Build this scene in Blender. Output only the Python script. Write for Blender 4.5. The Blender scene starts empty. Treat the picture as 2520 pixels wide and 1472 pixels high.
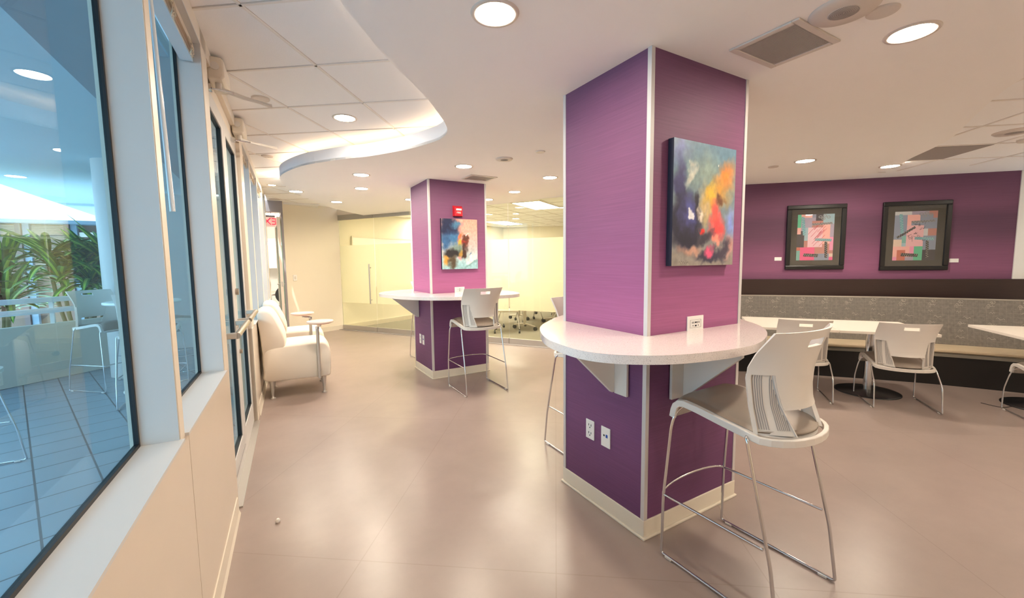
import bpy, math, random
from mathutils import Vector, Matrix, noise
S = bpy.context.scene
COL = S.collection
PI = math.pi
rnd = random.Random(7)

# ------------------------------------------------------------------ materials
def srgb(r, g, b):
    f = lambda c: (c/255/12.92) if c/255 <= .04045 else ((c/255+.055)/1.055)**2.4
    return (f(r), f(g), f(b), 1)

def mat(name, col=(200, 200, 200), rough=.5, metal=0, spec=.5, bump=0, bscale=200, mottle=0, mscale=6, emit=None, estr=0, coat=0, stretch=None):
    m = bpy.data.materials.new(name); m.use_nodes = True
    nt = m.node_tree; N = nt.nodes; L = nt.links
    b = N['Principled BSDF']
    c = srgb(*col)
    b.inputs['Base Color'].default_value = c
    b.inputs['Roughness'].default_value = rough
    b.inputs['Metallic'].default_value = metal
    b.inputs['Specular IOR Level'].default_value = spec
    b.inputs['Coat Weight'].default_value = coat
    if emit:
        b.inputs['Emission Color'].default_value = srgb(*emit)
        b.inputs['Emission Strength'].default_value = estr
    tc = N.new('ShaderNodeTexCoord'); src = tc.outputs['Object']
    if stretch:
        mp = N.new('ShaderNodeMapping'); mp.inputs['Scale'].default_value = stretch
        L.new(src, mp.inputs['Vector']); src = mp.outputs['Vector']
    nz = N.new('ShaderNodeTexNoise'); nz.inputs['Scale'].default_value = mscale; nz.inputs['Detail'].default_value = 4
    L.new(src, nz.inputs['Vector'])
    mx = N.new('ShaderNodeMix'); mx.data_type = 'RGBA'
    a = .01 + mottle
    mx.inputs['A'].default_value = tuple(x*(1-a) for x in c[:3])+(1,)
    mx.inputs['B'].default_value = tuple(min(1, x*(1+a)) for x in c[:3])+(1,)
    L.new(nz.outputs['Fac'], mx.inputs['Factor']); L.new(mx.outputs['Result'], b.inputs['Base Color'])
    if bump:
        n2 = N.new('ShaderNodeTexNoise'); n2.inputs['Scale'].default_value = bscale; n2.inputs['Detail'].default_value = 3
        L.new(src, n2.inputs['Vector'])
        bp = N.new('ShaderNodeBump'); bp.inputs['Strength'].default_value = bump; bp.inputs['Distance'].default_value = .002
        L.new(n2.outputs['Fac'], bp.inputs['Height']); L.new(bp.outputs['Normal'], b.inputs['Normal'])
    return m

def emis(name, col, s):
    m = bpy.data.materials.new(name); m.use_nodes = True
    nt = m.node_tree; nt.nodes.clear()
    e = nt.nodes.new('ShaderNodeEmission'); o = nt.nodes.new('ShaderNodeOutputMaterial')
    e.inputs[0].default_value = srgb(*col); e.inputs[1].default_value = s
    nt.links.new(e.outputs[0], o.inputs[0]); return m

def pane(name, tint=(235, 242, 245), ior=1.5, scale=1.0):
    m = bpy.data.materials.new(name); m.use_nodes = True
    nt = m.node_tree; N = nt.nodes; L = nt.links; N.clear()
    o = N.new('ShaderNodeOutputMaterial'); t = N.new('ShaderNodeBsdfTransparent'); g = N.new('ShaderNodeBsdfGlossy')
    g.inputs['Roughness'].default_value = 0.0
    t.inputs[0].default_value = srgb(*tint)
    f = N.new('ShaderNodeLayerWeight'); f.inputs['Blend'].default_value = .5      # facing = 1-|cos|
    f0 = ((ior-1)/(ior+1))**2
    p5 = N.new('ShaderNodeMath'); p5.operation = 'POWER'; p5.inputs[1].default_value = 5
    ma = N.new('ShaderNodeMath'); ma.operation = 'MULTIPLY_ADD'; ma.inputs[1].default_value = (1-f0)*scale; ma.inputs[2].default_value = f0*scale
    mx = N.new('ShaderNodeMixShader')
    L.new(f.outputs['Facing'], p5.inputs[0]); L.new(p5.outputs[0], ma.inputs[0]); L.new(ma.outputs[0], mx.inputs[0]); L.new(t.outputs[0], mx.inputs[1]); L.new(g.outputs[0], mx.inputs[2]); L.new(mx.outputs[0], o.inputs[0])
    return m

def film(name, col, tr):
    m = bpy.data.materials.new(name); m.use_nodes = True
    nt = m.node_tree; N = nt.nodes; L = nt.links; N.clear()
    o = N.new('ShaderNodeOutputMaterial'); t = N.new('ShaderNodeBsdfTransparent'); d = N.new('ShaderNodeBsdfDiffuse'); r = N.new('ShaderNodeBsdfTranslucent')
    d.inputs[0].default_value = srgb(*col); r.inputs[0].default_value = srgb(*col)
    a = N.new('ShaderNodeMixShader'); a.inputs[0].default_value = .6
    b = N.new('ShaderNodeMixShader'); b.inputs[0].default_value = 1-tr
    L.new(d.outputs[0], a.inputs[1]); L.new(r.outputs[0], a.inputs[2]); L.new(t.outputs[0], b.inputs[1]); L.new(a.outputs[0], b.inputs[2]); L.new(b.outputs[0], o.inputs[0])
    return m

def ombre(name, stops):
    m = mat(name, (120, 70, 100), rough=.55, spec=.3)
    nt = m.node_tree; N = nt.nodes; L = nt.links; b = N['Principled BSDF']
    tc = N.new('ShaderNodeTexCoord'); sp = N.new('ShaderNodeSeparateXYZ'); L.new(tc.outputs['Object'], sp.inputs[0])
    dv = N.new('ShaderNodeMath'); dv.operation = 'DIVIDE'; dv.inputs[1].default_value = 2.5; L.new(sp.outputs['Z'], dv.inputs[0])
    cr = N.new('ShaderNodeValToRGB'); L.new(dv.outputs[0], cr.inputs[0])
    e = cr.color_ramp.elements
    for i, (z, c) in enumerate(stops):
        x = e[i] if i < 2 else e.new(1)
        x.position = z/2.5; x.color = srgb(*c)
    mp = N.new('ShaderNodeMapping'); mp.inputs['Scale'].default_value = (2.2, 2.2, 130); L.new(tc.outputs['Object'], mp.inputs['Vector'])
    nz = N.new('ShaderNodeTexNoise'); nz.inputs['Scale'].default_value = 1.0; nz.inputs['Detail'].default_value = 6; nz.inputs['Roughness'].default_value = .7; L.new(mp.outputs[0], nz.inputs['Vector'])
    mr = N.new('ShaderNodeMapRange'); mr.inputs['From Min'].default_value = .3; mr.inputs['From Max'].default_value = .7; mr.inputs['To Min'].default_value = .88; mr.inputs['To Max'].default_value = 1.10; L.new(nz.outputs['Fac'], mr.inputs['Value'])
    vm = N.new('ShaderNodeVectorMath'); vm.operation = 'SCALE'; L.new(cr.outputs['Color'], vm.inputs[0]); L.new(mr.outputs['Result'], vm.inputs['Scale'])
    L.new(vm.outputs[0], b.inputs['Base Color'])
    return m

def tilemat(name, col, line, w, h, rough, ang=0, mort=.006, mottle=.04, mscale=2.5, spec=.5, fine=0, vert=None):
    m = mat(name, col, rough=rough, spec=spec)
    nt = m.node_tree; N = nt.nodes; L = nt.links; b = N['Principled BSDF']
    tc = N.new('ShaderNodeTexCoord'); mp = N.new('ShaderNodeMapping'); mp.inputs['Rotation'].default_value = (0, 0, ang)
    src = tc.outputs['Object']
    if vert is not None:
        dp = N.new('ShaderNodeVectorMath'); dp.operation = 'DOT_PRODUCT'; dp.inputs[1].default_value = (math.cos(vert), math.sin(vert), 0); L.new(src, dp.inputs[0])
        sx = N.new('ShaderNodeSeparateXYZ'); L.new(src, sx.inputs[0]); cx = N.new('ShaderNodeCombineXYZ'); L.new(dp.outputs['Value'], cx.inputs[0]); L.new(sx.outputs['Z'], cx.inputs[1]); src = cx.outputs[0]
    L.new(src, mp.inputs['Vector'])
    br = N.new('ShaderNodeTexBrick'); br.offset = 0; br.inputs['Scale'].default_value = 1
    br.inputs['Brick Width'].default_value = w; br.inputs['Row Height'].default_value = h; br.inputs['Mortar Size'].default_value = mort
    br.inputs['Mortar Smooth'].default_value = 0.1; br.inputs['Bias'].default_value = 0
    c = srgb(*col)
    br.inputs['Color1'].default_value = tuple(x*.985 for x in c[:3])+(1,); br.inputs['Color2'].default_value = tuple(x*1.015 for x in c[:3])+(1,); br.inputs['Mortar'].default_value = srgb(*line)
    L.new(mp.outputs[0], br.inputs['Vector'])
    nz = N.new('ShaderNodeTexNoise'); nz.inputs['Scale'].default_value = mscale; nz.inputs['Detail'].default_value = 8; nz.inputs['Roughness'].default_value = .65; L.new(tc.outputs['Object'], nz.inputs['Vector'])
    mr = N.new('ShaderNodeMapRange'); mr.inputs['From Min'].default_value = .3; mr.inputs['From Max'].default_value = .7; mr.inputs['To Min'].default_value = 1-mottle; mr.inputs['To Max'].default_value = 1+mottle; L.new(nz.outputs['Fac'], mr.inputs['Value'])
    vm = N.new('ShaderNodeVectorMath'); vm.operation = 'SCALE'; L.new(br.outputs['Color'], vm.inputs[0]); L.new(mr.outputs['Result'], vm.inputs['Scale'])
    L.new(vm.outputs[0], b.inputs['Base Color'])
    return m

def attrmat(name, rough=.5):
    m = mat(name, (200, 200, 200), rough=rough)
    nt = m.node_tree; a = nt.nodes.new('ShaderNodeAttribute'); a.attribute_name = 'paint'
    nt.links.new(a.outputs['Color'], nt.nodes['Principled BSDF'].inputs['Base Color']); return m

def speckle(name, col, rough=.12):
    m = mat(name, col, rough=rough, coat=.3)
    nt = m.node_tree; N = nt.nodes; L = nt.links; b = N['Principled BSDF']
    tc = N.new('ShaderNodeTexCoord')
    def vor(sc, th, c0, prev):
        v = N.new('ShaderNodeTexVoronoi'); v.inputs['Scale'].default_value = sc; L.new(tc.outputs['Object'], v.inputs['Vector'])
        w = N.new('ShaderNodeTexNoise'); w.inputs['Scale'].default_value = sc*.9; L.new(tc.outputs['Object'], w.inputs['Vector'])
        lt = N.new('ShaderNodeMath'); lt.operation = 'LESS_THAN'; lt.inputs[1].default_value = th; L.new(v.outputs['Distance'], lt.inputs[0])
        gt = N.new('ShaderNodeMath'); gt.operation = 'GREATER_THAN'; gt.inputs[1].default_value = .52; L.new(w.outputs['Fac'], gt.inputs[0])
        mu = N.new('ShaderNodeMath'); mu.operation = 'MULTIPLY'; L.new(lt.outputs[0], mu.inputs[0]); L.new(gt.outputs[0], mu.inputs[1])
        mx = N.new('ShaderNodeMix'); mx.data_type = 'RGBA'; mx.inputs['B'].default_value = srgb(*c0)
        if prev is None: mx.inputs['A'].default_value = srgb(*col)
        else: L.new(prev, mx.inputs['A'])
        L.new(mu.outputs[0], mx.inputs['Factor']); return mx.outputs['Result']
    p = vor(290, .28, (150, 132, 122), None); p = vor(560, .3, (246, 240, 236), p); p = vor(210, .14, (120, 104, 96), p)
    L.new(p, b.inputs['Base Color']); return m

def woodmat(name, col, rough):
    return mat(name, col, rough=rough, mottle=.28, mscale=5, stretch=(1, 1, 14))

M = {}
M['floor'] = tilemat('floor_vinyl', (156, 140, 132), (147, 131, 122), 1.83, .95, .29, ang=math.radians(-53.8), mort=.003, mottle=.07, spec=.5)
M['carpet'] = mat('carpet', (146, 139, 126), rough=.95, bump=.6, bscale=300, mottle=.12, mscale=60)
M['patio'] = tilemat('patio_tile', (140, 152, 162), (70, 72, 78), .3, .3, .38, ang=math.radians(-20), mort=.006, mottle=.04)
M['soffit'] = mat('ceiling_paint', (250, 246, 241), rough=.85, bump=.05, bscale=150)
M['fascia'] = mat('fascia_paint', (212, 213, 220), rough=.8)
M['act'] = mat('acoustic_tile', (250, 248, 246), rough=.95, bump=.5, bscale=260, mottle=.02, mscale=300)
M['tbar'] = mat('ceiling_grid_bar', (240, 234, 226), rough=.5)
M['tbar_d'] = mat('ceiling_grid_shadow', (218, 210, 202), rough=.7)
M['cream'] = mat('cream_wall_paint', (238, 228, 208), rough=.7, bump=.03, bscale=150)
M['conf'] = mat('conference_wall_paint', (238, 230, 210), rough=.7)
M['white_wall'] = mat('white_wall_paint', (236, 234, 228), rough=.7)
M['sidepanel'] = mat('cream_laminate', (214, 200, 182), rough=.32, mottle=.02)
M['base'] = mat('vinyl_baseboard', (226, 216, 198), rough=.45)
M['frame'] = mat('white_frame_paint', (206, 204, 200), rough=.42)
M['frame_w'] = mat('warm_frame_paint', (224, 212, 194), rough=.42)
M['gasket'] = mat('black_rubber', (14, 15, 18), rough=.45)
M['glass'] = pane('window_glass', (196, 222, 234), 1.5, .55)
M['doorglass'] = pane('door_glass', (215, 236, 240), 1.5, .6)
M['roomglass'] = pane('partition_glass', (250, 250, 240), 1.45, .9)
M['picglass'] = pane('picture_glass', (250, 250, 250), 1.5, 1.4)
M['film'] = film('frosted_film', (253, 250, 238), .25)
M['alu'] = mat('brushed_aluminium', (196, 192, 186), rough=.38, metal=.75)
M['alu_w'] = mat('anodised_trim', (206, 200, 197), rough=.5, metal=.1)
M['header'] = mat('grey_header', (176, 170, 156), rough=.4, metal=.4)
M['chrome'] = mat('chrome', (214, 214, 216), rough=.13, metal=1)
M['steel'] = mat('brushed_steel', (176, 164, 150), rough=.3, metal=.9)
M['black'] = mat('black_base', (24, 20, 20), rough=.35)
M['black_m'] = mat('black_frame_paint', (18, 17, 20), rough=.3)
M['white_p'] = mat('white_plastic', (220, 212, 202), rough=.42)
M['offwhite_p'] = mat('offwhite_rib_plastic', (206, 197, 186), rough=.5)
M['groove'] = mat('rib_groove', (150, 144, 140), rough=.7)
M['leather'] = mat('taupe_vinyl_seat', (150, 137, 124), rough=.42, bump=.1, bscale=300)
M['lounge'] = mat('cream_leather', (228, 217, 201), rough=.45, bump=.06, bscale=120)
M['lounge_o'] = mat('pale_leather', (224, 232, 232), rough=.5)
M['counter'] = speckle('speckled_quartz', (238, 226, 218))
M['tabletop'] = mat('white_laminate', (242, 232, 218), rough=.3)
M['pinkedge'] = mat('maple_edge', (232, 176, 152), rough=.4)
M['tabwhite'] = mat('tablet_laminate', (238, 212, 196), rough=.3)
M['plate'] = mat('white_device_plate', (240, 236, 230), rough=.35)
M['slot'] = mat('dark_slot', (40, 38, 40), rough=.6)
M['blueport'] = mat('blue_port', (30, 80, 170), rough=.4)
M['red'] = mat('red_alarm_plastic', (205, 32, 44), rough=.3, emit=(205, 32, 44), estr=0)
M['redlit'] = emis('lit_exit_red', (255, 30, 50), 2.2)
M['acryl'] = film('pink_acrylic', (255, 205, 205), .5)
M['lens'] = emis('downlight_lens', (255, 240, 220), 225)
M['lens_s'] = emis('small_downlight_lens', (255, 236, 206), 130)
M['troffer'] = emis('troffer_lens', (255, 248, 232), 24)
M['cove'] = emis('cove_lamp', (255, 214, 172), 8)
M['ring'] = emis('ring_lamp', (255, 252, 248), 4)
M['trimring'] = mat('downlight_trim', (214, 202, 190), rough=.35, metal=.1)
M['ventw'] = mat('vent_frame', (214, 203, 192), rough=.45)
M['ventd'] = mat('vent_mesh', (158, 150, 144), rough=.6)
M['ventg'] = mat('vent_void', (118, 112, 110), rough=.8)
M['canvas_edge'] = mat('canvas_edge', (40, 42, 60), rough=.7)
M['paint'] = attrmat('oil_paint', .42)
M['mat_board'] = mat('dark_mat_board', (66, 62, 56), rough=.8)
M['print'] = attrmat('art_print', .5)
M['ink'] = mat('pale_ink', (206, 206, 196), rough=.6)
M['inkd'] = mat('dark_ink', (52, 50, 54), rough=.6)
M['rail'] = woodmat('dark_walnut', (48, 30, 28), .3)
M['benchbase'] = mat('black_laminate', (20, 16, 17), rough=.45)
M['fabric'] = tilemat('grey_patterned_fabric', (116, 110, 102), (128, 121, 112), .052, .047, .85, mort=.002, mottle=.22, mscale=38, vert=math.radians(-52))
M['squig'] = mat('fabric_motif_thread', (196, 188, 172), rough=.8)
M['seatfab'] = mat('taupe_bench_vinyl', (196, 178, 148), rough=.4, bump=.4, bscale=22, mottle=.06, mscale=9)
M['seatside'] = mat('grey_bench_welt', (150, 143, 130), rough=.55)
OMB = [(0, (102, 62, 98)), (.5, (122, 76, 116)), (.95, (106, 64, 98)), (1.12, (164, 94, 136)), (1.3, (154, 88, 130)), (1.6, (136, 82, 118)), (1.85, (128, 78, 110)), (2.45, (118, 78, 108))]  # covering's own ombre, with the shadow under the counter mixed into the stops
M['ombre'] = ombre('ombre_grasscloth', OMB)
M['ombre2'] = ombre('ombre_wall_grasscloth', [(0, (86, 58, 78)), (1.1, (106, 68, 94)), (1.3, (138, 86, 116)), (1.5, (128, 80, 108)), (1.75, (100, 66, 88)), (1.95, (96, 64, 86)), (2.1, (120, 78, 104)), (2.5, (110, 74, 98))])  # wall's own ombre, with the shadow just above the rail mixed in
M['board'] = mat('whiteboard', (248, 246, 238), rough=.3)
M['grey_p'] = mat('dark_grey_plastic', (70, 72, 76), rough=.5)
M['doorp'] = mat('door_edge_paint', (236, 222, 208), rough=.4)
M['jamb'] = mat('grey_jamb', (150, 146, 150), rough=.45)
M['cab'] = mat('white_cabinet', (244, 238, 230), rough=.4)
M['leaf'] = mat('leaf_dark_green', (50, 112, 48), rough=.35, mottle=.3, mscale=9)
M['leaf2'] = mat('leaf_lime_stripe', (160, 196, 78), rough=.35, mottle=.2, mscale=9)
M['stem'] = mat('plant_stem', (120, 104, 70), rough=.8)
M['pwall'] = mat('patio_low_wall', (206, 196, 182), rough=.7)
M['prail'] = mat('patio_rail', (206, 214, 214), rough=.5)
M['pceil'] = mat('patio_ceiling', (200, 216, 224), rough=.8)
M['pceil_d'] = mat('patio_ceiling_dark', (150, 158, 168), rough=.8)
M['brick'] = mat('facade_brown', (122, 98, 84), rough=.8, mottle=.1)
M['blind'] = mat('facade_blind', (150, 132, 118), rough=.6)
M['fglass'] = mat('facade_glass_blue', (120, 140, 160), rough=.15)
M['mull'] = mat('facade_mullion', (104, 84, 80), rough=.5)
M['fcol'] = mat('facade_grey_post', (116, 134, 148), rough=.5)
M['slat'] = mat('blind_slat', (214, 196, 172), rough=.4)
M['bluerail'] = mat('blind_rail_highlight', (206, 220, 226), rough=.25)  # pale blue highlight along the rail is put into its colour
M['cord'] = mat('blind_cord', (230, 214, 190), rough=.7)
M['wand'] = mat('clear_wand', (214, 222, 226), rough=.15)
M['clear'] = mat('clear_glide', (214, 206, 198), rough=.2)

# ------------------------------------------------------------------ mesh builder
class MB:
    def __init__(s): s.v = []; s.f = []; s.m = []; s.s = []
    def add(s, vs, fs, mi=0, sm=False):
        o = len(s.v); s.v += [tuple(p) for p in vs]
        for f in fs: s.f.append([i+o for i in f]); s.m.append(mi); s.s.append(sm)
        return s
    def box(s, a, b, mi=0):
        x0, y0, z0 = [min(p, q) for p, q in zip(a, b)]; x1, y1, z1 = [max(p, q) for p, q in zip(a, b)]
        return s.hexa([(x0, y0, z0), (x1, y0, z0), (x1, y1, z0), (x0, y1, z0), (x0, y0, z1), (x1, y0, z1), (x1, y1, z1), (x0, y1, z1)], mi)
    def hexa(s, p, mi=0):
        return s.add(p, [(0, 3, 2, 1), (4, 5, 6, 7), (0, 1, 5, 4), (1, 2, 6, 5), (2, 3, 7, 6), (3, 0, 4, 7)], mi)
    def prism(s, poly, z0, z1, mi=0, mside=None, sm=False):
        n = len(poly)
        a = sum(poly[i][0]*poly[(i+1) % n][1]-poly[(i+1) % n][0]*poly[i][1] for i in range(n))
        if a < 0: poly = poly[::-1]
        s.add([(x, y, z0) for x, y in poly], [list(range(n))[::-1]], mi)
        s.add([(x, y, z1) for x, y in poly], [list(range(n))], mi)
        vs = [(x, y, z0) for x, y in poly]+[(x, y, z1) for x, y in poly]
        return s.add(vs, [(i, (i+1) % n, n+(i+1) % n, n+i) for i in range(n)], mi if mside is None else mside, sm)
    def extr(s, poly, axis, t0, t1, mi=0):
        # polygon in the plane perpendicular to axis ('x': (y,z), 'y': (x,z)); extruded t0..t1
        n = len(poly)
        P = (lambda t, a, b: (t, a, b)) if axis == 'x' else (lambda t, a, b: (a, t, b))
        vs = [P(t0, *q) for q in poly]+[P(t1, *q) for q in poly]
        return s.add(vs, [list(range(n))[::-1], list(range(n, 2*n))]+[(i, (i+1) % n, n+(i+1) % n, n+i) for i in range(n)], mi)
    def tube(s, path, r, seg=10, mi=0, closed=False, caps=True):
        P = [Vector(p) for p in path]; n = len(P); rings = []
        up = None
        for i in range(n):
            if closed: t = (P[(i+1) % n]-P[i-1]).normalized()
            else: t = (P[min(i+1, n-1)]-P[max(i-1, 0)]).normalized()
            if up is None: up = t.orthogonal().normalized()
            up = (up-t*up.dot(t)); up = up.normalized() if up.length > 1e-6 else t.orthogonal().normalized()
            w = t.cross(up); rr = r[i] if isinstance(r, (list, tuple)) else r
            rings.append([P[i]+(up*math.cos(2*PI*k/seg)+w*math.sin(2*PI*k/seg))*rr for k in range(seg)])
        vs = [v for rg in rings for v in rg]; fs = []
        for i in range(n if closed else n-1):
            a = i*seg; b = ((i+1) % n)*seg
            for k in range(seg): fs.append((a+k, a+(k+1) % seg, b+(k+1) % seg, b+k))
        s.add(vs, fs, mi, True)
        if caps and not closed:
            s.add(rings[0], [list(range(seg))[::-1]], mi); s.add(rings[-1], [list(range(seg))], mi)
        return s
    def lathe(s, prof, seg=32, c=(0, 0, 0), mi=0, sm=True, sx=1, sy=1, caps=True):
        vs = [(c[0]+r*math.cos(2*PI*k/seg)*sx, c[1]+r*math.sin(2*PI*k/seg)*sy, c[2]+z) for r, z in prof for k in range(seg)]
        fs = [(i*seg+k, i*seg+(k+1) % seg, (i+1)*seg+(k+1) % seg, (i+1)*seg+k) for i in range(len(prof)-1) for k in range(seg)]
        s.add(vs, fs, mi, sm)
        if not caps: return s
        if prof[0][0] > 1e-4: s.add(vs[:seg], [list(range(seg))[::-1]], mi)
        if prof[-1][0] > 1e-4: s.add(vs[-seg:], [list(range(seg))], mi)
        return s
    def sweep(s, path, w, h, mi=0, sm=False):
        # rectangular section (w across in plan, h vertical) along a 3D path; top follows path
        P = [Vector(p) for p in path]; n = len(P); vs = []
        for i in range(n):
            t = P[min(i+1, n-1)]-P[max(i-1, 0)]; t2 = Vector((t.x, t.y, 0))
            if t2.length < 1e-4: t2 = Vector((P[i-1].x-P[i-2].x, P[i-1].y-P[i-2].y, 0)) if i > 1 else Vector((0, 1, 0))
            t2.normalize(); q = Vector((-t2.y, t2.x, 0))
            tt = t.normalized(); dn = tt.cross(q).normalized()*-1
            if dn.z > 0: dn = -dn
            vs += [P[i]+q*w/2, P[i]-q*w/2, P[i]-q*w/2+dn*h, P[i]+q*w/2+dn*h]
        fs = [(i*4+k, i*4+(k+1) % 4, i*4+4+(k+1) % 4, i*4+4+k) for i in range(n-1) for k in range(4)]+[(0, 3, 2, 1), tuple(range(4*n-4, 4*n))]
        return s.add(vs, fs, mi, sm)
    def build(s, name, mats, parent=None, at=None, bevel=0, autosm=False, subd=0):
        if not isinstance(mats, (list, tuple)): mats = [mats]
        me = bpy.data.meshes.new(name); me.from_pydata(s.v, [], s.f)
        for m in mats: me.materials.append(m)
        me.polygons.foreach_set('material_index', s.m); me.polygons.foreach_set('use_smooth', s.s)
        me.update()
        o = bpy.data.objects.new(name, me); COL.objects.link(o)
        if parent: o.parent = parent
        elif at: o.location = (at[0], at[1], at[2] if len(at) > 3 else 0); o.rotation_euler = (0, 0, at[-1])
        if bevel:
            b = o.modifiers.new('bevel', 'BEVEL'); b.width = bevel; b.segments = 2; b.limit_method = 'ANGLE'; b.angle_limit = math.radians(40)
        if subd:
            b = o.modifiers.new('sub', 'SUBSURF'); b.levels = subd; b.render_levels = subd
        return o

def thing(name, label, cat, loc=(0, 0, 0), rz=0, group=None):
    o = bpy.data.objects.new(name, None); COL.objects.link(o); o.empty_display_size = .1
    o.location = loc; o.rotation_euler = (0, 0, rz); tag(o, label, cat, group); return o
def tag(o, label, cat, group=None):
    o['label'] = label; o['category'] = cat
    if group: o['group'] = group
    return o
def st(o): o['kind'] = 'structure'; return o
def sroot(name, at):
    o = bpy.data.objects.new(name, None); COL.objects.link(o); o.location = (at[0], at[1], 0); o.rotation_euler = (0, 0, at[2]); return st(o)
def dup(root, loc, rz, label, group=None):
    r = root.copy(); COL.objects.link(r); r.location = loc; r.rotation_euler = (0, 0, rz); r['label'] = label
    if group: r['group'] = group
    for ch in list(root.children):
        c = ch.copy(); COL.objects.link(c); c.parent = r
        for g in list(ch.children):
            d = g.copy(); COL.objects.link(d); d.parent = c
    return r
def fillet(pts, r, n=5):
    out = [Vector(pts[0])]
    for i in range(1, len(pts)-1):
        p = Vector(pts[i]); a = Vector(pts[i-1])-p; b = Vector(pts[i+1])-p
        q = min(r, a.length*.45, b.length*.45); a = p+a.normalized()*q; b = p+b.normalized()*q
        for k in range(n+1):
            t = k/n; out.append(a*(1-t)**2+p*2*t*(1-t)+b*t*t)
    out.append(Vector(pts[-1])); return out
def spline(pts, closed=False, n=6):
    P = [Vector((*p, 0)) if len(p) == 2 else Vector(p) for p in pts]; m = len(P); out = []
    for i in range(m if closed else m-1):
        if closed: a, b, c, d = P[i-1], P[i], P[(i+1) % m], P[(i+2) % m]
        else: a, b, c, d = P[max(i-1, 0)], P[i], P[i+1], P[min(i+2, m-1)]
        for k in range(n):
            t = k/n; out.append(.5*((2*b)+(c-a)*t+(2*a-5*b+4*c-d)*t*t+(3*b-a-3*c+d)*t**3))
    if not closed: out.append(P[-1])
    return out
def interp(tab, x):
    if x <= tab[0][0]: return tab[0][1]
    for (a, fa), (b, fb) in zip(tab, tab[1:]):
        if x <= b: return fa+(fb-fa)*(x-a)/(b-a)
    return tab[-1][1]
def textmesh(s, size, mirror=False):
    cu = bpy.data.curves.new('t', 'FONT'); cu.body = s; cu.size = size; cu.extrude = .0008; cu.align_x = 'CENTER'; cu.align_y = 'CENTER'
    o = bpy.data.objects.new('t', cu); COL.objects.link(o)
    bpy.context.view_layer.update()
    me = bpy.data.meshes.new_from_object(o); bpy.data.objects.remove(o)
    vs = [tuple(v.co) for v in me.vertices]; fs = [tuple(p.vertices) for p in me.polygons]; bpy.data.meshes.remove(me)
    if mirror: vs = [(-x, y, z) for x, y, z in vs]; fs = [f[::-1] for f in fs]
    return vs, fs

# ------------------------------------------------------------------ frames of the room
AW = -math.atan(.044); W0 = (-.355, 0, AW)              # window wall: local x into the room, local y along the wall
def WP(d, s): c, n = math.cos(AW), math.sin(AW); return (W0[0]+d*c-s*n, d*n+s*c)
G0 = (1.38, 9.85); AG = math.atan2(-4.3, 2.77); GF = (*G0, AG)   # glass partition: local x along, +y behind
def GP(t, k=0): return (G0[0]+t*math.cos(AG)-k*math.sin(AG), G0[1]+t*math.sin(AG)+k*math.cos(AG))
P0 = (4.9, 4.39); AP = math.atan2(-.702, .712); PF = (*P0, AP)     # purple wall: local x along, +y behind, -y room side
def PP(t, k=0): return (P0[0]+t*math.cos(AP)-k*math.sin(AP), P0[1]+t*math.sin(AP)+k*math.cos(AP))
AC = math.atan2(-.42, -.908); CF = (*G0, AC)                       # cream wall: local x to the left, +y toward the room
ZS, ZA, ZR = 2.452, 2.66, 2.485

# ------------------------------------------------------------------ floors
inner = [WP(-.1, -3.2), WP(-.1, 8.45), (.02, 9.3), (-1.6, 9.3), (-1.6, 13.4), (1.0, 13.4), (1.38, 9.9), G0, GP(6.5), PP(4.6), (8.6, -3.2)]
st(MB().prism(inner, -.08, 0).build('floor', M['floor']))
st(MB().prism([GP(.0, .002), (.95, 13.6), (12, 14.2), (11.5, 5), PP(4.3, .01), PP(.05, .01), GP(6.45, .002)], -.08, 0).build('floor', M['carpet']))
st(MB().prism([(-.6, -6), (-14, -6), (-14, 8.4), (-3.6, 8.4), (-2.1, 9.0), (-1.55, 9.25), (-.1, 9.25), WP(-.12, 8.6), WP(-.12, -3.3)], -.08, -.004).build('floor', M['patio']))

# ------------------------------------------------------------------ ceilings
def clip(p, d, poly):
    t0, t1 = -1e9, 1e9; n = len(poly)
    ar = sum(poly[i][0]*poly[(i+1) % n][1]-poly[(i+1) % n][0]*poly[i][1] for i in range(n))
    if ar < 0: poly = poly[::-1]
    for i in range(n):
        a = poly[i]; b = poly[(i+1) % n]; ex, ey = b[0]-a[0], b[1]-a[1]
        den = ex*d[1]-ey*d[0]; num = ex*(p[1]-a[1])-ey*(p[0]-a[0])
        if abs(den) < 1e-9:
            if num < 0: return None
            continue
        t = -num/den
        if den > 0: t0 = max(t0, t)
        else: t1 = min(t1, t)
    return (t0, t1) if t1-t0 > .05 else None
def act(poly, z, org, th, T, name='ceiling'):
    b = MB(); b.prism(poly, z, z+.05)
    u = (math.cos(th), math.sin(th)); v = (math.sin(th), -math.cos(th))
    for (d, q) in ((u, v), (v, u)):
        for k in range(-26, 27):
            p = (org[0]+q[0]*T*k, org[1]+q[1]*T*k); c = clip(p, d, poly)
            if not c: continue
            w = .0075; nx, ny = -d[1]*w, d[0]*w
            A = (p[0]+d[0]*c[0], p[1]+d[1]*c[0]); B = (p[0]+d[0]*c[1], p[1]+d[1]*c[1])
            pl = [(A[0]+nx, A[1]+ny), (B[0]+nx, B[1]+ny), (B[0]-nx, B[1]-ny), (A[0]-nx, A[1]-ny)]
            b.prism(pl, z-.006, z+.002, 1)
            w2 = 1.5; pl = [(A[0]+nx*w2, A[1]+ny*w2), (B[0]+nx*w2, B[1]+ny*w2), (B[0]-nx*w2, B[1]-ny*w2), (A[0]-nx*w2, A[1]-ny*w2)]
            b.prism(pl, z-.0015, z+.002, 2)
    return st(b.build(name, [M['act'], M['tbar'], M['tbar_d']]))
left_poly = [WP(0, -3.2), WP(0, 9.25), G0, GP(2.3), (2.62, -3.2)]
act(left_poly, ZA, (-.045, 2.41), math.radians(53.2), .6096)
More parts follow.
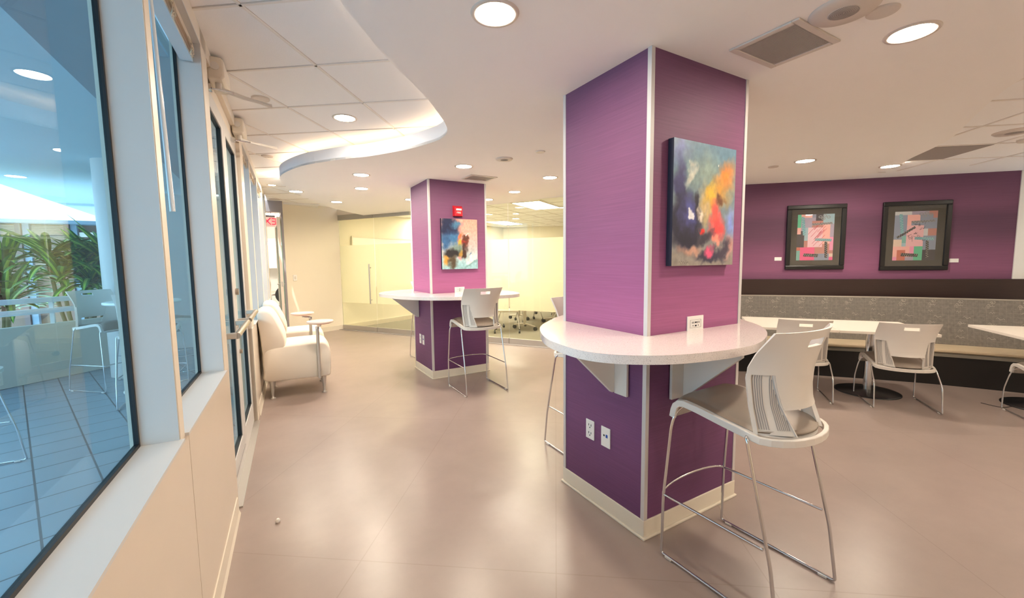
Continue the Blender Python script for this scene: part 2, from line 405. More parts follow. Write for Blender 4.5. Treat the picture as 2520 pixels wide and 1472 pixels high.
right_poly = [(2.62, 7.9), (2.62, -3.2), (8.6, -3.2), (8.9, .5), PP(4.6, .2), (5.0, 4.45)]
act(right_poly, ZR, (5.86, 1.16), math.radians(51), .62)
sof = [(-.1, .95), (.1, 1.45), (.29, 1.78), (.43, 1.98), (.58, 2.18), (.74, 2.36), (.9, 2.55), (1.05, 2.76), (1.17, 2.94), (1.25, 3.11), (1.27, 3.3), (1.22, 3.5), (1.12, 3.75), (.99, 3.97), (.85, 4.18), (.7, 4.34), (.54, 4.56), (.38, 4.81), (.25, 5.16), (.18, 5.5), (.19, 5.85), (.28, 6.3), (.45, 6.85), (.7, 7.45), (1.0, 8.1), (1.4, 8.72)]
sofL = [(p.x, p.y) for p in spline(sof, n=4)]
far = [(1.78, 9.18), GP(2.5, -.03), GP(4.1, -.03), (3.82, 5.85), (3.86, 5.5), (3.95, 5.0), (4.3, 4.35), (4.75, 3.85), (5.25, 3.45), (5.8, 3.15), (6.2, 2.75), (6.36, 2.35), (6.14, 1.98), (5.72, 1.71), (5.3, 1.4), (4.98, 1.22), (4.43, .99), (3.98, .79), (3.7, .62), (3.3, .25), (3.0, -.4), (2.95, -1.5), (3.2, -3.1), (-.2, -3.1), (-.3, 0), (-.2, .6)]
sofR = [(p.x, p.y) for p in spline(far[3:], n=3)]
soffit_poly = sofL+far[:3]+sofR
def inset(path, d):
    out = []; n = len(path)
    for i in range(n):
        a = Vector(path[max(i-1, 0)]); b = Vector(path[min(i+1, n-1)]); t = (b-a).normalized()
        out.append((path[i][0]+t.y*d, path[i][1]-t.x*d))
    return out
b = MB(); b.prism(soffit_poly, ZS, ZS+.02, 0)
lip = inset(sofL, .018)
pl = sofL+lip[::-1]
n = len(sofL)
for i in range(n-1):
    a, c, d, e = sofL[i], sofL[i+1], lip[i+1], lip[i]
    b.add([(*a, ZS), (*c, ZS), (*c, 2.572), (*a, 2.572)], [(0, 1, 2, 3)], 1, True)
    b.add([(*e, ZS+.02), (*d, ZS+.02), (*d, 2.572), (*e, 2.572)], [(0, 3, 2, 1)], 1, True)
    b.add([(*a, 2.572), (*c, 2.572), (*d, 2.572), (*e, 2.572)], [(0, 1, 2, 3)], 1)
st(b.build('ceiling', [M['soffit'], M['fascia']]))
cv = inset(sofL, .07)[2:-14]
tag(MB().tube([(x, y, 2.556) for x, y in cv], .012, 8).build('cove_light', M['cove']), 'warm glowing light strip hidden behind the curved edge of the dropped ceiling', 'cove light')
# ceiling of the conference room and of the room beyond the doorway
act([GP(0, .02), (.95, 13.6), (12, 14.2), (11.5, 5), PP(4.3, .05), PP(.1, .05), GP(6.4, .02)], 2.6, (4.0, 7.0), math.radians(33), .61)
st(MB().box((-1.6, 9.36, 2.62), (.95, 13.4, 2.7)).build('ceiling', M['white_wall']))

# ------------------------------------------------------------------ window wall
b = MB()
for s0, s1 in ((-3.2, 1.815), (1.821, 2.878)): b.box((-.128, s0, 0), (0, s1, .868))
b.box((-.12, -3.2, 0), (-.004, 2.88, .86), 1)
b.box((-.128, 4.45, 0), (-.002, 8.45, .868), 0)
for s0, s1 in ((-3.2, .05), (1.705, 1.762), (2.72, 2.88), (4.45, 4.70), (5.37, 5.45), (6.46, 6.54), (7.6, 7.7), (8.2, 8.45)):
    b.box((-.128, s0, .868), (0, s1, 2.66), 2)
b.box((-.128, -3.2, 2.575), (0, 2.88, 2.66), 2); b.box((-.128, 4.45, 2.575), (0, 8.45, 2.66), 2); b.box((-.128, 2.88, 2.50), (-.03, 4.45, 2.66), 2)
b.box((-.03, 2.88, 2.575), (0, 4.45, 2.66), 2)
for s0 in (4.45,): b.box((-.128, s0, 0), (.004, 4.585, .87), 2)
st(b.build('wall_left', [M['sidepanel'], M['groove'], M['frame_w']], at=W0))
b = MB()
for s0, s1 in ((-3.2, 2.82), (4.6, 8.4)):
    b.extr([(0, 0), (.016, 0), (.008, .02), (.005, .1), (0, .1)], 'y', s0, s1)
st(b.build('baseboard_left', M['base'], at=W0))
wins = [(.05, 1.705), (1.762, 2.72), (4.70, 5.37), (5.45, 6.46), (6.54, 7.6), (7.7, 8.2)]
for i, (s0, s1) in enumerate(wins):
    r = sroot('window_%d' % (i+1), W0)
    f = MB(); f.box((-.115, s0, .868), (.012, s1, .878)); f.box((-.115, s0, 2.567), (0, s1, 2.575)); f.box((-.115, s1-.006, .878), (-.002, s1, 2.567)); f.box((-.115, s0, .878), (-.002, s0+.006, 2.567))
    f.build('window_reveal', M['frame'], r)
    g = MB(); w = .011
    for a, c in (((s0+.006, .878), (s1-.006, .878+w)), ((s0+.006, 2.567-w), (s1-.006, 2.567)), ((s0+.006, .878), (s0+.006+w, 2.567)), ((s1-.006-w, .878), (s1-.006, 2.567))):
        g.box((-.114, a[0], a[1]), (-.101, c[0], c[1]))
    g.build('gasket', M['gasket'], r)
    MB().box((-.110, s0+.01, .88), (-.108, s1-.01, 2.565)).build('glass_pane', M['glass'], r)

# glass entrance doors
for i, (s0, s1) in enumerate(((2.89, 3.665), (3.672, 4.447))):
    r = sroot('door_%d' % (i+1), W0)
    f = MB(); x0, x1 = -.072, -.028; zb, zt = .012, 2.49; gb, gt = .20, 2.39; sw = .095
    f.box((x0, s0, zb), (x1, s0+sw, zt)); f.box((x0, s1-sw, zb), (x1, s1, zt)); f.box((x0, s0+sw, zb), (x1, s1-sw, gb)); f.box((x0, s0+sw, gt), (x1, s1-sw, zt))
    f.build('door_frame', M['frame'], r, bevel=.003)
    g = MB(); a, c = s0+sw, s1-sw
    for q in (((a, gb), (c, gb+.009)), ((a, gt-.009), (c, gt)), ((a, gb), (a+.008, gt)), ((c-.008, gb), (c, gt))):
        g.box((-.06, q[0][0], q[0][1]), (-.034, q[1][0], q[1][1]))
    g.build('gasket', M['gasket'], r)
    MB().box((-.052, a+.004, gb+.004), (-.046, c-.004, gt-.004)).build('glass_pane', M['doorglass'], r)
    h = MB(); zz = 1.03
    h.tube([(.045, s0+.05, zz), (.045, s1-.05, zz)], .019, 14)
    for sy in (s0+.06, s1-.06):
        h.box((-.03, sy-.022, zz-.017), (.045, sy+.022, zz+.017), 1)
    h.build('push_bar', [M['steel'], M['alu']], r, bevel=.004)
    if i == 1:
        MB().tube([(-.03, s0+.05, 1.25), (-.008, s0+.05, 1.25)], .024, 16).build('lock_cylinder', M['steel'], r)
        MB().tube([(-.03, s0+.05, .80), (-.010, s0+.05, .80)], .017, 16).build('lower_lock', M['steel'], r)
    else:
        MB().box((-.031, s0+.02, .10), (-.024, s1-.02, .106)).build('kick_seam', M['groove'], r)
st(MB().box((-.128, 2.88, 0), (.02, 4.45, .01)).build('trim_1', M['alu'], at=W0))
b = MB(); b.box((-.128, 2.88, .0), (-.08, 2.89, 2.5)); b.box((-.075, 2.89, 2.49), (-.03, 4.45, 2.5))
st(b.build('trim_2', M['frame_w'], at=W0))
for k, (s, lab) in enumerate(((3.02, 'white overhead door closer with folded arm above the nearer glass door'), (4.15, 'white overhead door closer with folded arm above the farther glass door'))):
    r = thing('door_closer', lab, 'door closer', (*WP(-.02, s), 2.57), AW)
    p = MB(); p.extr([(0, -.05), (.07, -.05), (.085, -.03), (.085, .06), (.07, .075), (0, .075)], 'y', 0, .27); p.build('closer_body', M['frame_w'], r, bevel=.012)
    MB().tube([(.04, -.001, .02), (.04, -.006, .02)], .022, 18).build('end_cap', M['white_p'], r)
    p = MB(); p.tube([(.045, .07, -.05), (.045, .07, -.085)], .016, 12); p.tube([(.045, .07, -.08), (.16, .17, -.08), (.31, .23, -.085)], [.013, .012, .009], 8)
    p.build('main_arm', M['white_p'], r)
    p = MB(); p.tube([(.31, .23, -.095), (.12, .02, -.11)], .007, 8); p.tube([(.12, .02, -.11), (.02, -.02, -.115)], .005, 8, 1); p.box((-.01, -.05, -.13), (.02, .0, -.1), 1); p.build('forearm', [M['white_p'], M['chrome']], r)

# raised blinds
def blind(s0, s1, lab, wand=None, droop=.0):
    r = thing('window_blind', lab, 'window blind', (*WP(0, s0), 0), AW)
    w = s1-s0; z = 2.567
    MB().box((-.085, .01, z-.03), (-.03, w-.01, z)).build('headrail', M['frame_w'], r)
    p = MB(); k = 9
    for i in range(k):
        zz = z-.034-i*.0052; dd = rnd.uniform(-.004, .004)
        p.box((-.088+dd, .012, zz-.002), (-.03+dd, w-.012, zz))
    p.build('slat_stack', M['slat'], r)
    MB().box((-.086, .012, z-.098), (-.032, w-.012, z-.084)).build('bottom_rail', M['bluerail'], r)
    for q in (.12, .5, .88):
        p = MB(); y = w*q; x = -.02; pts = []
        for j in range(22): pts.append((x+.006*math.sin(j*2.3), y+.03*math.sin(j*1.7), z-.03-.075*abs(math.sin(j*.6))))
        p.tube(pts, .0016, 5); p.build('cord', M['cord'], r)
    if wand is not None: MB().tube([(-.02, wand, z-.04), (-.004, wand, z-.93)], [.006, .008], 10).build('tilt_wand', M['wand'], r)
blind(.06, 1.68, 'raised mini blind bunched at the top of the nearest large window')
blind(1.772, 2.71, 'raised mini blind with clear tilt wand in the window just before the glass doors', .10)
blind(4.71, 5.36, 'raised blind in the first window past the glass doors')
blind(5.46, 6.45, 'raised blind in the window behind the nearer armchair')
blind(6.55, 7.59, 'raised blind in the window farthest along, behind the farther armchair')

# ------------------------------------------------------------------ columns
def column(x, y, a, bb, lab):
    r = thing('column', lab, 'column', (x, y, 0))
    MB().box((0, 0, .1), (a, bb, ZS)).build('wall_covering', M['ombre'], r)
    t = .02
    for cx, cy in ((0, 0), (0, bb), (a, 0), (a, bb)):
        sx = -1 if cx == 0 else 1; sy = -1 if cy == 0 else 1
        p = MB(); e = .004
        p.prism([(cx+sx*e, cy+sy*e), (cx-sx*t, cy+sy*e), (cx-sx*t, cy-sy*.002), (cx-sx*.002, cy-sy*.002), (cx-sx*.002, cy-sy*t), (cx+sx*e, cy-sy*t)], .1, ZS)
        p.build('corner_trim', M['alu_w'], r)
    e = .006; p = MB(); 
    p.box((-e, -e, .012), (a+e, bb+e, .1)); p.box((-e-.01, -e-.01, 0), (a+e+.01, bb+e+.01, .012))
    p.build('skirting', M['base'], r, bevel=.003)
    return r
C1 = (1.614, 1.438, .779, .675); C2 = (1.7065, 4.903, .773, .7036)
column(*C1, 'nearest square column wrapped in purple ombre wall covering with aluminium corner strips')
column(*C2, 'farther square column wrapped in purple ombre wall covering, with the red fire alarm on it')

def counter(poly, lab, cx, cy, brs):
    r = thing('bar_counter', lab, 'counter', (cx, cy, 0))
    P = [(p.x-cx, p.y-cy) for p in spline(poly, True, 5)]
    MB().prism(P, 1.032, 1.07, 0, sm=True).build('countertop', M['counter'], r, bevel=.004)
    for kind, face, pos, L, sgn in brs:
        p = MB()
        if kind == 'x':    # gusset grows along -x from face x=face, at y=pos
            f = face-cx; y = pos-cy
            p.box((f-.022, y, .73), (f-.006, y-sgn*.09, 1.03)); p.extr([(f-.006, .735), (f-.035, .735), (f-L, 1.0), (f-L, 1.03), (f-.006, 1.03)], 'y', y, y+sgn*.024)
            p.box((f-L, y, 1.012), (f-.006, y-sgn*.05, 1.03))
        else:
            f = face-cy; x = pos-cx
            p.box((x, f-.022, .72), (x-.09, f-.006, 1.03)); p.extr([(f-.006, .725), (f-.035, .725), (f-L, .99), (f-L, 1.03), (f-.006, 1.03)], 'x', x, x+.024)
            p.box((x, f-L, 1.012), (x-.05, f-.006, 1.03))
        p.build('bracket', M['white_p'], r, bevel=.002)
    return r
c1p = [(1.40, 2.05), (1.29, 1.91), (1.18, 1.70), (1.135, 1.52), (1.13, 1.36), (1.18, 1.24), (1.29, 1.14), (1.43, 1.075), (1.64, 1.035), (1.84, 1.035), (2.03, 1.09), (2.23, 1.19), (2.40, 1.32), (2.53, 1.48), (2.66, 1.66), (2.75, 1.86), (2.82, 2.05), (2.83, 2.2), (2.7, 2.37), (2.5, 2.45), (2.25, 2.49), (2.0, 2.46), (1.72, 2.31), (1.56, 2.19)]
counter(c1p, 'speckled white quartz bar top wrapped around the nearest purple column', C1[0]+.39, C1[1]+.34, [('x', C1[0], 1.64, .32, 1), ('y', C1[1], 1.872, .33, 1)])
c2p = [(1.22, 5.49), (1.19, 5.3), (1.22, 5.11), (1.29, 4.80), (1.42, 4.56), (1.56, 4.41), (1.76, 4.28), (2.00, 4.195), (2.25, 4.16), (2.45, 4.17), (2.60, 4.28), (2.69, 4.53), (2.72, 4.88), (2.74, 5.3), (2.68, 5.7), (2.4, 6.0), (2.0, 6.06), (1.66, 5.93), (1.36, 5.74)]
counter(c2p, 'white bar top wrapped around the farther purple column', C2[0]+.39, C2[1]+.35, [('x', C2[0], 5.40, .36, -1), ('x', C2[0], 5.0, .05, 1)][:1])

# ------------------------------------------------------------------ chairs and stools
BW = [(0, .208), (.2, .222), (.42, .229)]
BC = [(0, -.268), (.06, -.243), (.12, -.218), (.18, -.213), (.25, -.218), (.34, -.236), (.42, -.258)]
BS = [(0, -.128), (.1, -.110), (.22, -.098), (.27, -.104), (.33, -.135), (.42, -.203)]
def bsurf(u, s, off=0):
    w = interp(BW, s); c = interp(BC, s); d = interp(BS, s)
    x = w*u; y = c+(d-c)*abs(u)**2.2
    e = 1e-3; u2 = u+e; x2 = w*u2; y2 = c+(d-c)*abs(u2)**2.2
    t = Vector((x2-x, y2-y)); t.normalize(); n = Vector((t.y, -t.x))   # outward (rear)
    if n.y > 0: n = -n
    return (x+n.x*off, y+n.y*off, s)
def slab(b, u0, u1, s0, s1, nu, ns, o0, o1, z, mi=0):
    # u0,u1 functions of s
    F = []; 
    for off in (o0, o1):
        F.append([[bsurf(u0(s0+(s1-s0)*j/ns)+(u1(s0+(s1-s0)*j/ns)-u0(s0+(s1-s0)*j/ns))*i/nu, s0+(s1-s0)*j/ns, off) for i in range(nu+1)] for j in range(ns+1)])
    add = lambda p: (p[0], p[1], p[2]+z)
    for k, G in enumerate(F):
        vs = [add(p) for row in G for p in row]; fs = []
        for j in range(ns):
            for i in range(nu):
                a = j*(nu+1)+i; q = (a, a+1, a+nu+2, a+nu+1); fs.append(q if k == 1 else q[::-1])
        b.add(vs, fs, mi, True)
    A, B = F
    for (ra, rb) in ((A[0], B[0]), (A[-1], B[-1]), ([r[0] for r in A], [r[0] for r in B]), ([r[-1] for r in A], [r[-1] for r in B])):
        m = len(ra); b.add([add(p) for p in ra]+[add(p) for p in rb], [(i, i+1, m+i+1, m+i) for i in range(m-1)], mi, True)
def seatprof(y): return interp([(-.26, .0), (-.13, .004), (-.01, .022), (.11, .042), (.18, .05), (.215, .044), (.24, .022), (.252, -.01), (.258, -.05)], y)
def make_chair(name, label, cat, z0, foot, shell=None):
    shell = shell or M['white_p']
    r = thing(name, label, cat)
    ui = lambda s: .48+(.67-.48)*s/.24
    b = MB(); C = lambda v: (lambda s: v)
    slab(b, C(-1), C(1), .385, .42, 28, 3, -.004, .007, z0)
    slab(b, C(-1), C(-.25), .352, .385, 10, 1, -.004, .007, z0); slab(b, C(.25), C(1), .352, .385, 10, 1, -.004, .007, z0)
    slab(b, C(-1), C(1), .24, .352, 28, 8, -.004, .007, z0)
    slab(b, lambda s: -ui(s), ui, .10, .24, 16, 10, -.004, .007, z0)
    slab(b, C(-.25), C(.25), .350, .354, 6, 1, -.012, .009, z0)
    b.build('backrest', shell, r)
    for sg in (-1, 1):
        b = MB()
        e0, e1 = (C(-1), lambda s: -ui(s)) if sg < 0 else (ui, C(1))
        slab(b, e0, e1, .0, .24, 8, 12, -.010, -.003, z0, 0)
        slab(b, C(-1) if sg < 0 else C(.955), C(-.955) if sg < 0 else C(1), 0, .24, 2, 12, -.012, .007, z0)
        slab(b, (lambda s: -ui(s)-.02) if sg < 0 else ui, (lambda s: -ui(s)) if sg < 0 else (lambda s: ui(s)+.02), 0, .24, 1, 12, -.008, .005, z0)
        for k in range(17):
            a = .935-k*.0265
            if k in (5, 6, 7): continue
            smax = .24 if a > .70 else (a-.035-.48)/.19*.24
            j1 = int(smax/.02)
            if j1 < 3: continue
            slab(b, C(sg*(a-.0075)), C(sg*a), .02, j1*.02, 1, j1-1, -.003, -.0012, z0, 1)
        b.build('side_panel', [shell if foot else M['offwhite_p'], M['groove']], r)
    # seat rim
    path = [(-.222, y, z0+seatprof(y)) for y in (.257, .25, .24, .215, .18, .11, .04, -.01, -.07, -.12)]
    arc = [(.222*math.sin(t), -.12-.155*math.cos(t)**.9 if math.cos(t) > 0 else -.12, z0-.002) for t in [(-PI/2)+PI*k/14 for k in range(1, 14)]]
    path += arc+[(-x, y, z) for x, y, z in path[:10]][::-1]
    MB().sweep(path, .018, .03).build('seat_rim', shell, r, bevel=.003)
    b = MB(); b2 = MB(); nx, ny = 12, 20
    def cush(b, up, dn, mi=0):
        g = []
        for lay in (0, 1):
            for j in range(ny+1):
                for i in range(nx+1):
                    u = -1+2*i/nx; yr = -.253+.125*abs(u)**2.2; y = yr+(.256-yr)*(j/ny)
                    if lay == 0: z = z0+seatprof(y)+up*(1-abs(u)**6)*(1 if j < ny else .4)-.008*(1-u*u)*(1 if y < .1 else 0)
                    else: z = z0+seatprof(y)-dn
                    g.append((u*.208, y+(.006 if lay == 0 and j > ny-3 else 0), z))
        m = (nx+1)*(ny+1); fs = []
        for j in range(ny):
            for i in range(nx):
                a = j*(nx+1)+i; fs.append((a, a+1, a+nx+2, a+nx+1)); fs.append(tuple(m+q for q in (a, a+nx+1, a+nx+2, a+1)))
        for i in range(nx):
            fs.append((i, m+i, m+i+1, i+1)); a = ny*(nx+1)+i; fs.append((a, a+1, m+a+1, m+a))
        for j in range(ny):
            a = j*(nx+1); fs.append((a, a+nx+1, m+a+nx+1, m+a)); a += nx; fs.append((a, m+a, m+a+nx+1, a+nx+1))
        b.add(g, fs, mi, True)
    cush(b, .02, -.001); b.build('seat_cushion', M['leather'], r)
    cush(b2, -.004, .02); b2.build('seat_pan', shell, r)
    for sg in (-1, 1):
        X = sg*.25
        pts = [(sg*.17, .222, z0+.005), (sg*.216, .226, z0-.012), (sg*.236, .238, z0-.08), (X, .265, .3 if foot else .2), (X, .268, .009), (X, .235, .009), (X, -.235, .009), (X, -.268, .009), (X*.995, -.235, .25), (sg*.243, -.125, z0-.03), (sg*.235, -.115, z0-.012), (sg*.19, -.11, z0-.012)]
        sl = MB().tube(fillet(pts, .035), .0068 if foot else .0062, 10).build('sled_leg', M['chrome'], r)
        for y in (-.22, .225):
            MB().box((X-.010, y-.018, 0), (X+.010, y+.018, .012)).build('glide', M['clear'], sl, bevel=.003)
    MB().tube([(-.2, .19, z0+.012), (.2, .19, z0+.012)], .006, 8).build('cross_bar', M['chrome'], r)
    if foot:
        zf = .312; xf = .249
        pts = [(-xf*.995, -.205, zf), (-xf, .262, zf)]+[(xf*math.sin(t), .262+.05*math.cos(t), zf+.012*math.cos(t)) for t in [-PI/2*.94+PI*.94*k/12 for k in range(13)]]+[(xf, .262, zf), (xf*.995, -.205, zf)]
        MB().tube(pts, .006, 8).build('footrest', M['chrome'], r)
    return r
stool = make_chair('bar_stool', 'white bar stool with taupe seat at the nearest column counter, closest to the camera', 'bar stool', .748, True)
stool.location = (1.858, 1.05, 0); stool.rotation_euler = (0, 0, .02); stool['group'] = 'white sled-base bar stools'
GS = 'white sled-base bar stools'
def ang(dx, dy): return math.atan2(dy, dx)-PI/2
dup(stool, (2.02, 4.28, 0), -.01, 'white bar stool seen from behind at the farther column counter', GS)
dup(stool, (2.09, 2.40, 0), ang(-.03, -1), 'white bar stool mostly hidden behind the left side of the nearest column', GS)
dup(stool, (2.13, 6.12, 0), ang(.15, -1), 'white bar stool on the far side of the farther column', GS)
chair = make_chair('dining_chair', 'low white chair seen from behind at the middle dining table, in full view', 'chair', .412, False)
fx = ang(.8, .6); GC = 'low white chairs along the bench tables'
chair.location = (5.32, 1.583, 0); chair.rotation_euler = (0, 0, fx); chair['group'] = GC
dup(chair, (4.81, 2.233, 0), fx, 'low white chair at the left dining table, half hidden behind the near bar stool', GC)
dup(chair, (5.90, .633, 0), fx, 'low white chair cut off by the right edge of the photo', GC)

# ------------------------------------------------------------------ bench seating
BL = [(5.15, 3.15), (5.5, 2.83), (5.82, 2.47), (6.1, 2.13), (6.38, 1.78), (6.6, 1.43), (6.8, 1.06), (7.0, .65), (7.15, .3)]
BLs = [(p.x, p.y) for p in spline(BL, n=4)]
def offs(d):
    out = []; n = len(BLs)
    for i in range(n):
        a = Vector(BLs[max(i-1, 0)]); c = Vector(BLs[min(i+1, n-1)]); t = (c-a).normalized()
        out.append((BLs[i][0]-t.y*d, BLs[i][1]+t.x*d))
    return out
def band(b, A, B, mi=0, sm=True):
    # A,B lists of (x,y,z)
    n = len(A); b.add(A+B, [(i, i+1, n+i+1, n+i) for i in range(n-1)], mi, sm)
def lay(d, z): return [(x, y, z) for x, y in offs(d)]
bench = thing('bench_seat', 'long built-in bench with patterned grey backrest along the purple wall', 'bench', (6.1, 2.13, 0))
def loc(b, name, m, **k):
    o = b.build(name, m, bench, **k); o.location = (-6.1, -2.13, 0); return o
def ring(b, prof, mi=None):
    n = len(prof)
    for i in range(n):
        d0, z0 = prof[i]; d1, z1 = prof[(i+1) % n]
        band(b, lay(d0, z0), lay(d1, z1), (mi[i] if mi else 0), False)
    for e in (0, -1):
        pts = [lay(d, z)[e] for d, z in prof]; b.add(pts, [tuple(range(n))])
b = MB(); ring(b, [(0, 0), (.36, 0), (.36, .325), (0, .325)]); loc(b, 'base', M['benchbase'])
b = MB(); ring(b, [(-.02, .328), (.44, .328), (.44, .372), (.0, .372), (-.02, .36)]); loc(b, 'seat_board', M['seatside'])
b = MB(); ring(b, [(-.03, .385), (-.015, .372), (.42, .372), (.42, .405), (.2, .418), (.0, .412), (-.025, .402)])
so = loc(b, 'seat_cushion', M['seatfab'])
b = MB(); ring(b, [(.40, .40), (.62, .40), (.62, .94), (.53, .952), (.50, .94), (.44, .6)]); 
# stitched motifs on the backrest
def onback(t, z):
    A = offs(.44+(z-.6)*.06/.34-.003 if z > .6 else .40+(z-.4)*.2-.003); n = len(A)-1
    k = min(max(t, 0), .999)*n; i = int(k); f = k-i
    return (A[i][0]*(1-f)+A[i+1][0]*f, A[i][1]*(1-f)+A[i+1][1]*f, z)
def ribbon(b, pts, w, mi):
    for p, q in zip(pts, pts[1:]):
        b.add([(p[0], p[1], p[2]-w), (q[0], q[1], q[2]-w), (q[0], q[1], q[2]+w), (p[0], p[1], p[2]+w)], [(0, 1, 2, 3)], mi)
shapes = [[(0, 0), (.01, .012), (.02, -.004), (.028, .01), (.035, .0)], [(0, 0), (.008, .02), (.02, .03), (.034, .02), (.03, .004), (.016, 0), (.012, .012), (.024, .016), (.04, .012), (.05, .02), (.058, .01), (.066, .02)],
          [(0, 0), (.012, .01), (.02, .004), (.03, -.006), (.042, -.004), (.05, .004), (.06, -.004)], [(0, 0), (.01, .014), (.0, .02), (-.008, .012), (.012, .0), (.026, .006), (.03, .016), (.018, .02)]]
LT = 4.6
for row, (z, ph, k) in enumerate(((.90, .2, 3), (.85, .0, 1), (.79, .12, 0), (.73, .3, 2), (.64, .05, 1), (.57, .2, 0), (.5, .1, 2))):
    for j in range(14):
        t = (j+ph)/14+rnd.uniform(-.004, .004)
        ribbon(b, [onback(t+a/LT*1.5, z+c*1.4) for a, c in shapes[k]], .0016, 1)
loc(b, 'backrest', [M['fabric'], M['squig']])
b = MB()
for dz in (0,): ring(b, [(.497, .94), (.53, .955), (.56, .95), (.56, .944)])
loc(b, 'top_welt', M['seatside'])

# dark timber rail on the wall behind the bench, walls
b = MB(); b.box((-.1, -.06, .90), (5.2, -.001, 1.165)); st(b.build('trim_3', M['rail'], at=PF))
st(MB().box((0, 0, 0), (4.33, .15, 2.5)).build('wall_right', M['ombre2'], at=PF))
b = MB(); b.box((4.33, -.012, 0), (5.3, .15, 2.5)); st(b.build('wall_right', M['white_wall'], at=PF))
e = PP(5.3)
st(MB().prism([e, (8.75, -3.2), (8.9, -3.2), (e[0]+.15, e[1])], 0, 2.5).build('wall_right', M['cream']))
st(MB().box((-.6, -3.35, 0), (8.9, -3.2, 2.7)).build('wall_back', M['cream']))
b = MB(); b.box((5.72, 0, 0), (6.55, .12, 2.48)); st(b.build('wall_front', M['cream'], at=GF))

# dining tables
e1 = (.6, -.8); f1 = (.82, .57); AT = math.atan2(-.8, .6)
def table(cx, cy, lab, w=.78, d=.88):
    r = thing('dining_table', lab, 'table', (cx, cy, 0), AT)
    MB().box((-w/2, -d/2, .693), (w/2, d/2, .72)).build('tabletop', M['tabletop'], r, bevel=.003)
    MB().lathe([(.038, .02), (.038, .68)], 24).build('pedestal', M['chrome'], r)
    MB().box((-.18, -.18, .68), (.18, .18, .693)).build('top_plate', M['black'], r)
    MB().lathe([(.285, 0), (.285, .008), (.27, .014), (.06, .026), (.04, .03)], 40).build('base_disc', [M['black_m']], r)
    return r
table(5.545, 1.885, 'white rectangular dining table in the middle of the bench, with one chair tucked at it')
table(5.075, 2.515, 'white dining table at the left, end to end with the middle one')
table(6.355, .793, 'white dining table cut off at the right edge of the photo')
p = MB(); p.tube([(q.x, q.y, .004) for q in spline([(6.02, 1.14), (6.0, 1.0), (6.12, .95), (6.1, .83), (6.25, .9), (6.3, .7)])], .003, 6)
tag(p.build('power_cord', M['black_m']), 'thin black cord curled on the floor by the right table base', 'cord')

# ------------------------------------------------------------------ armchairs
def armchair(s, lab, grp, mt=None, loc=None, rz=None, tablet=True, post=(.565, -.022), disc=(.595, -.06)):
    r = thing('armchair', lab, 'armchair', loc or (*WP(.0, s), 0), AW if rz is None else rz, grp)
    m = mt or M['lounge']; w = .62
    def body(prof, name, w0, w1, bev, mid=0):
        n = len(prof); ys = [w0, w0+.012, w0+.05, (w0+w1)/2, w1-.05, w1-.012, w1]; ins = [.022, .006, 0, -.008, 0, .006, .022]
        cx = sum(p[0] for p in prof)/n; cz = sum(p[1] for p in prof)/n
        b = MB(); vs = []
        for y, q in zip(ys, ins):
            for (x, z) in prof:
                dx, dz = x-cx, z-cz; L = math.hypot(dx, dz); k = (L-q)/L
                vs.append((cx+dx*k, y, cz+dz*k))
        fs = [(j*n+i, j*n+(i+1) % n, (j+1)*n+(i+1) % n, (j+1)*n+i) for j in range(len(ys)-1) for i in range(n)]
        fs += [tuple(range(n))[::-1], tuple(range((len(ys)-1)*n, len(ys)*n))]
        b.add(vs, fs, 0, True); return b.build(name, m, r)
    seat = [(p.x, p.y) for p in spline([(.045, .21), (.3, .195), (.56, .19), (.66, .195), (.685, .23), (.695, .4), (.685, .5), (.655, .555), (.60, .578), (.45, .582), (.3, .578), (.1, .56), (.03, .5), (.03, .3)], True, 4)]
    body(seat, 'seat_block', 0, w, .02)
    back = [(p.x, p.y) for p in spline([(.02, .33), (.10, .40), (.19, .52), (.215, .62), (.195, .72), (.165, .80), (.12, .90), (.075, .955), (.02, .965), (-.03, .955), (-.038, .90), (-.02, .7), (-.005, .5)], True, 4)]
    o = body([(x+.035, z) for x, z in back], 'back_cushion', .004, w-.004, .02)
    for (x, y) in ((.1, .07), (.1, w-.07), (.61, .05), (.61, w-.05)):
        MB().lathe([(.026, 0), (.028, .008), (.012, .016), (.012, .03), (.03, .212)], 20, (x, y, 0)).build('leg', M['alu'], r)
    if tablet:
        px, py = post; qx, qy = disc
        tp = MB().tube([(px, py, .19), (px, py, .74)], .017, 14).build('tablet_post', M['alu'], r)
        p = MB(); p.tube([(px, py, .74), (px, py, .765)], .02, 12); p.tube([(px, py, .765), ((px+qx)/2, (py+qy)/2-.01, .772), (qx, qy, .778), (qx, qy, .802)], .011, 8); 
        MB().tube([(px, py, .195), (px, .05, .195)], .014, 8).build('mounting_stub', M['alu'], tp)
        p.build('swivel_arm', M['chrome'], tp)
        p = MB(); p.lathe([(.10, .800), (.132, .812)], 40, (qx, qy, 0), 1); p.lathe([(.132, .812), (.136, .816), (.136, .828), (.133, .831)], 40, (qx, qy, 0), 0)
        p.build('tablet_top', [M['tabwhite'], M['pinkedge']], r)
    return r
A1 = armchair(5.06, 'nearer cream leather armchair with swivel tablet by the window wall', 'cream armchairs along the windows')
A2 = armchair(6.04, 'farther cream leather armchair with swivel tablet, behind the nearer one', 'cream armchairs along the windows', post=(.53, -.022), disc=(.44, -.07))
armchair(0, 'cream armchair in front of the glass partition, hidden by the farther column', None, None, (2.60, 7.45, 0), math.radians(-126.9), False)

